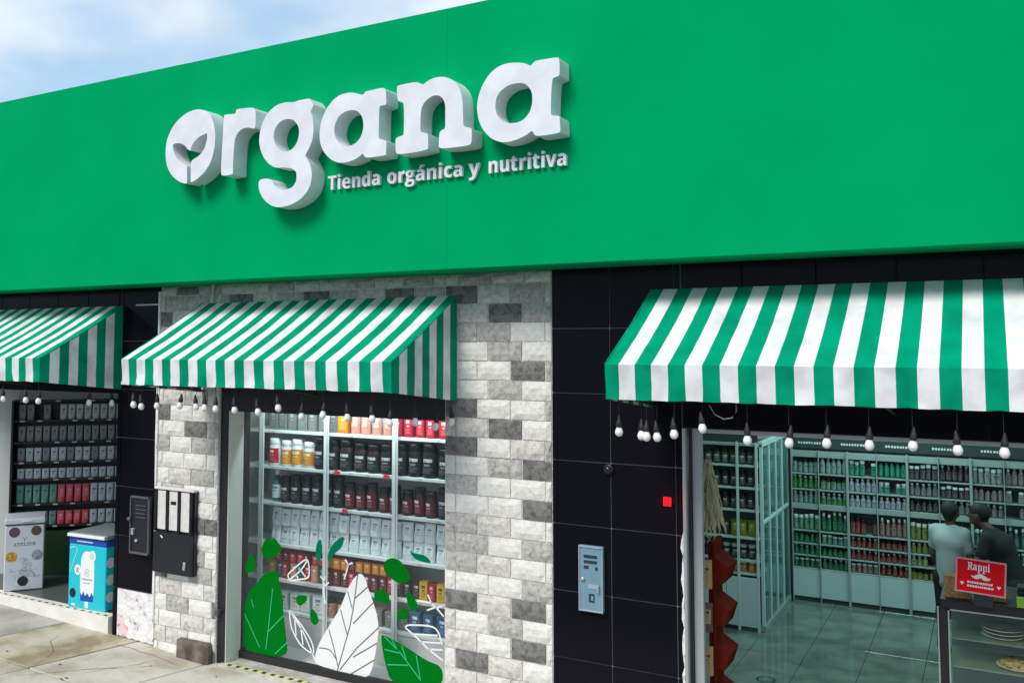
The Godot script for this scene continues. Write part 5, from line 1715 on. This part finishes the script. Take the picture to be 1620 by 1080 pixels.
func person(label: String, at: Vector3, turn: float, size: float, lean: float, shirt: Material, legs: Material, skin: Material, hair: Material, arm_out: float) -> void:
	var t := thing("person", label, "person", at, turn)
	t.scale = Vector3.ONE * size
	var hip := Vector3(0, 0.92, 0)
	var chest := hip + Vector3(0, 0.40, lean * 0.40)
	var neck := hip + Vector3(0, 0.55, lean * 0.60)
	var head := neck + Vector3(0, 0.14, lean * 0.22 + 0.02)
	var body := []
	var cloth := []
	var trousers := []
	body.append([neck, neck.lerp(head, 0.5), 0.052, 0.05])
	for s in [-1.0, 1.0]:
		var sh := neck + Vector3(s * 0.160, -0.06, -0.01)
		var el := sh + Vector3(s * (0.05 + arm_out * 0.04), -0.27, 0.03 + arm_out * 0.10)
		var wr := el + Vector3(-s * 0.02, -0.10 - 0.12 * (1.0 - arm_out), 0.10 + 0.14 * arm_out)
		body.append([sh, el, 0.050, 0.040])
		body.append([el, wr, 0.040, 0.027])
		var palm := wr + (wr - el).normalized() * 0.075
		body.append([wr, palm, 0.027, 0.030])
		cloth.append([neck + Vector3(s * 0.05, -0.03, 0), sh, 0.062, 0.064])
		cloth.append([sh, sh.lerp(el, 0.62), 0.066, 0.064])
		var fwd := (wr - el).normalized()
		var across := fwd.cross(Vector3.UP).normalized()
		for k in 4:
			var b0 := palm + across * (k - 1.5) * 0.020
			var b1: Vector3 = b0 + fwd * [0.035, 0.042, 0.040, 0.030][k] + Vector3(0, -0.006, 0)
			body.append([b0, b1, 0.0095, 0.0085])
			body.append([b1, b1 + fwd * 0.026 + Vector3(0, -0.014, 0), 0.0085, 0.0075])
		var th: Vector3 = wr.lerp(palm, 0.5) + across * s * -0.03
		body.append([th, th + fwd * 0.04 + across * s * -0.022, 0.0105, 0.009])
		var hp := hip + Vector3(s * 0.09, -0.02, 0)
		var kn := Vector3(s * 0.10, 0.48, 0.02)
		var an := Vector3(s * 0.10, 0.08, -0.02)
		body.append([hp, kn, 0.085, 0.055])
		body.append([kn, an, 0.052, 0.036])
		body.append([an + Vector3(0, -0.035, 0), an + Vector3(0, -0.042, 0.16), 0.040, 0.034])
		trousers.append([hp, kn, 0.098, 0.070])
		trousers.append([kn, an + Vector3(0, 0.04, 0), 0.068, 0.058])
	body.append([hip, chest, 0.115, 0.130])
	body.append([chest, neck + Vector3(0, -0.04, 0), 0.125, 0.07])
	cloth.append([hip + Vector3(0, -0.04, 0), chest, 0.137, 0.150])
	cloth.append([chest + Vector3(-0.06, 0.0, 0), chest + Vector3(0.06, 0.0, 0), 0.130, 0.130])
	cloth.append([chest, neck + Vector3(0, -0.055, 0), 0.142, 0.075])
	trousers.append([hip + Vector3(-0.05, -0.02, 0), hip + Vector3(0.05, -0.02, 0), 0.118, 0.118])
	# head: skull, jaw, nose, ears
	body.append([head + Vector3(0, 0.045, -0.012), head + Vector3(0, 0.03, 0.0), 0.088, 0.086])
	body.append([head + Vector3(0, -0.01, 0.02), head + Vector3(0, -0.055, 0.045), 0.062, 0.040])
	body.append([head + Vector3(0, 0.025, 0.082), head + Vector3(0, -0.005, 0.100), 0.008, 0.013])
	for s in [-1.0, 1.0]:
		body.append([head + Vector3(s * 0.086, 0.015, -0.005), head + Vector3(s * 0.090, -0.012, 0.0), 0.016, 0.011])
	part("body", body_mesh(body, 0.014, 0.03, skin), t)
	part("shirt", body_mesh(cloth, 0.016, 0.05, shirt), t)
	part("trousers", body_mesh(trousers, 0.018, 0.05, legs), t)
	var hr := [[head + Vector3(0, 0.062, -0.028), head + Vector3(0, 0.055, -0.01), 0.094, 0.094], [head + Vector3(0, 0.03, -0.05), head + Vector3(0, -0.02, -0.055), 0.078, 0.055]]
	part("hair", body_mesh(hr, 0.012, 0.03, hair), t)
	var eye := mat("eye", lin(0.01, 0.01, 0.01), 0.2)
	for s in [-1.0, 1.0]:
		var e := lathe_mesh([[0.0, -0.009], [0.007, -0.006], [0.010, 0.0], [0.007, 0.006], [0.0, 0.009]], eye, 8)
		part("eye", e, t, head + Vector3(s * 0.032, 0.03, 0.078))
	var mouth := cbox(Vector3(0.042, 0.008, 0.006), 0.002, mat("lip", lin(0.16, 0.06, 0.05), 0.6))
	part("mouth", mouth, t, head + Vector3(0, -0.045, 0.084))

func make_people() -> void:
	var skin := mat("skin", lin(0.12, 0.062, 0.04), 0.6)
	var hair := mat("hair", lin(0.008, 0.007, 0.007), 0.7)
	var dark := mat("dark_cloth", lin(0.015, 0.018, 0.018), 0.9)
	person("person in a pale T-shirt standing behind the counter", Vector3(-0.363, 0.1, -2.9), 2.75, 0.735, 0.05, mat("tshirt", lin(0.40, 0.46, 0.46), 0.9), dark, skin, hair, 0.1)
	person("person in dark clothes bending over behind the red notice", Vector3(0.125, 0.1, -2.8), -1.75, 0.745, 0.42, dark, dark, skin, hair, 0.7)

# ------------------------------------------------------------------ things fixed to the front
func make_fixtures() -> void:
	var black := mat("box_black", lin(0.010, 0.011, 0.016), 0.4)
	var white := mat("meter_white", lin(0.72, 0.71, 0.68), 0.6, noise_tex("letn", 0.01, []), 2.0)
	# meter cabinet on the stone pier
	var m := thing("meter_cabinet", "black metal meter cabinet with pale slats above a solid door", "cabinet", Vector3(-6.345, 0.70, 0.012))
	part("housing", box_mesh(-0.245, 0.235, 0.0, 0.735, 0.0, 0.035, black), m)
	part("door", cbox(Vector3(0.47, 0.35, 0.035), 0.004, black, Vector3(-0.005, 0.178, 0.052)), m)
	part("latch", cbox(Vector3(0.03, 0.07, 0.012), 0.004, mat("aluminium", Color.WHITE), Vector3(0.16, 0.09, 0.075), Basis(Vector3.FORWARD, 0.15)), m)
	part("keyhole", cbox(Vector3(0.035, 0.014, 0.006), 0.002, mat("aluminium", Color.WHITE), Vector3(-0.13, 0.315, 0.072), Basis(Vector3.FORWARD, 0.6)), m)
	for k in 3:
		part("slat", cbox(Vector3(0.115, 0.34, 0.012), 0.003, white, Vector3(-0.155 + k * 0.145, 0.545, 0.043)), m)
	for k in 4:
		part("bar", cbox(Vector3(0.018, 0.37, 0.03), 0.003, black, Vector3(-0.228 + k * 0.146, 0.545, 0.055)), m)
	part("top_rim", cbox(Vector3(0.49, 0.02, 0.06), 0.004, white, Vector3(-0.005, 0.735, 0.03)), m)
	part("label_plate", box_mesh(-0.045, 0.02, 0.60, 0.63, 0.049, 0.051, black), m)
	# second box, on the tiled pier
	var g := thing("gas_cabinet", "small black framed box with steel fittings on the tiled pier", "cabinet", Vector3(-6.795, 0.82, 0.0))
	var steel := mat("worn_steel", lin(0.14, 0.14, 0.15), 0.45, null, 1.0, null, 1.0, 0.5, 0.5)
	part("housing", box_mesh(-0.12, 0.12, 0.0, 0.52, 0.0, 0.05, black), g)
	for f in [[0.0, 0.51, 0.25, 0.02], [0.0, 0.01, 0.25, 0.02], [-0.118, 0.26, 0.014, 0.52], [0.118, 0.26, 0.014, 0.52]]:
		part("rim", cbox(Vector3(f[2], f[3], 0.016), 0.003, steel, Vector3(f[0], f[1], 0.055)), g)
	part("handle", cbox(Vector3(0.03, 0.06, 0.03), 0.005, mat("aluminium", Color.WHITE), Vector3(-0.075, 0.20, 0.062)), g)
	part("lock", lathe_mesh([[0.0, -0.012], [0.018, -0.012], [0.018, 0.012], [0.0, 0.012]], steel, 12), g, Vector3(-0.12, 0.31, 0.07), Vector3(PI / 2, 0, 0))
	part("lock", lathe_mesh([[0.0, -0.01], [0.014, -0.01], [0.014, 0.01], [0.0, 0.01]], mat("aluminium", Color.WHITE), 12), g, Vector3(-0.03, 0.12, 0.06), Vector3(PI / 2, 0, 0))
	for k in 4:
		part("louvre", cbox(Vector3(0.13, 0.008, 0.008), 0.002, steel, Vector3(0.01, 0.33 + k * 0.035, 0.053)), g)
	# pale blue entry panel
	var i := thing("entry_panel", "pale blue metal entry panel on the black tiles", "panel", Vector3(-2.41, 0.915, 0.0))
	var blue := mat("panel_blue", lin(0.17, 0.30, 0.37), 0.4, noise_tex("letn", 0.01, []), 2.0)
	var pale := mat("panel_rim", lin(0.30, 0.38, 0.46), 0.4)
	var slot := mat("slot_dark", lin(0.01, 0.03, 0.04), 0.6)
	part("plate", cbox(Vector3(0.175, 0.437, 0.03), 0.004, blue, Vector3(0, 0.2185, 0.013)), i)
	for f in [[0.0, 0.430, 0.178, 0.010], [0.0, 0.006, 0.178, 0.010], [-0.084, 0.2185, 0.008, 0.44], [0.084, 0.2185, 0.008, 0.44]]:
		part("rim", cbox(Vector3(f[2], f[3], 0.012), 0.002, pale, Vector3(f[0], f[1], 0.030)), i)
	for k in 3:
		part("slot", box_mesh(-0.052, 0.046 if k < 2 else -0.016, 0.355 - k * 0.036, 0.376 - k * 0.036, 0.027, 0.0295, slot), i)
	part("slot", box_mesh(0.03, 0.05, 0.278, 0.30, 0.027, 0.0295, slot), i)
	part("button", lathe_mesh([[0.0, -0.008], [0.016, -0.008], [0.014, 0.008], [0.0, 0.010]], mat("aluminium", Color.WHITE), 14), i, Vector3(-0.058, 0.215, 0.034), Vector3(PI / 2, 0, 0))
	part("emblem_plate", cbox(Vector3(0.07, 0.03, 0.004), 0.001, pale, Vector3(0.015, 0.168, 0.030)), i)
	part("handle", cbox(Vector3(0.014, 0.05, 0.02), 0.004, mat("aluminium", Color.WHITE), Vector3(0.055, 0.158, 0.038)), i)
	part("keyhole_plate", cbox(Vector3(0.04, 0.056, 0.004), 0.001, slot, Vector3(0.005, 0.092, 0.030)), i)
	part("keyhole", cbox(Vector3(0.018, 0.03, 0.006), 0.001, blue, Vector3(0.010, 0.092, 0.0315)), i)
	# dome sensor and red indicator
	var d := thing("dome_sensor", "small dark dome sensor on the black tiles", "sensor", Vector3(-2.285, 1.872, 0.0))
	part("base_ring", lathe_mesh([[0.0, 0.0], [0.035, 0.0], [0.035, 0.012], [0.028, 0.016], [0.0, 0.016]], black, 16), d, Vector3.ZERO, Vector3(PI / 2, 0, 0))
	part("dome", lathe_mesh([[0.026, 0.016], [0.024, 0.026], [0.015, 0.035], [0.0, 0.038]], mat("dome_glass", lin(0.02, 0.02, 0.025), 0.1), 14), d, Vector3.ZERO, Vector3(PI / 2, 0, 0))
	var l := thing("red_indicator_light", "small glowing red square indicator on the black tiles", "indicator light", Vector3(-1.877, 1.691, 0.0))
	var glow := StandardMaterial3D.new()
	glow.albedo_color = Color(0.8, 0.05, 0.06)
	glow.emission_enabled = true
	glow.emission = Color(1.0, 0.04, 0.07)
	glow.emission_energy_multiplier = 0.9
	part("housing", cbox(Vector3(0.062, 0.066, 0.014), 0.002, black, Vector3(0, 0, 0.005)), l)
	part("lens", cbox(Vector3(0.05, 0.054, 0.008), 0.002, glow, Vector3(0, 0, 0.013)), l)
	var lamp := OmniLight3D.new()
	lamp.name = "glow"
	lamp.position = Vector3(0, 0, 0.035)
	lamp.light_color = Color(1.0, 0.1, 0.12)
	lamp.light_energy = 0.02
	lamp.light_size = 0.03
	lamp.omni_range = 8.0
	lamp.omni_attenuation = 2.0
	lamp.shadow_enabled = true
	l.add_child(lamp)
	# conduit and cable above the window awning
	single("conduit", tube_mesh([Vector3(0, 0.145, 0.02), Vector3(0, 0.05, 0.02), Vector3(0.004, -0.02, 0.024)], 0.011, mat("pvc_grey", lin(0.55, 0.55, 0.53), 0.6), 8), "short pale conduit running from the fascia to the window awning", "pipe", Vector3(-5.955, 3.10, 0.012))
	single("curled_cable", tube_mesh([Vector3(0, 0.0, 0), Vector3(0.03, -0.05, 0.0), Vector3(0.08, -0.075, 0.0), Vector3(0.13, -0.065, 0.01), Vector3(0.15, -0.03, 0.0), Vector3(0.15, 0.02, 0.0)], 0.0035, mat("cable_grey", lin(0.25, 0.25, 0.25), 0.6), 6), "thin grey cable looping below the entrance awning", "cable", Vector3(-1.385, 2.375, 0.78))
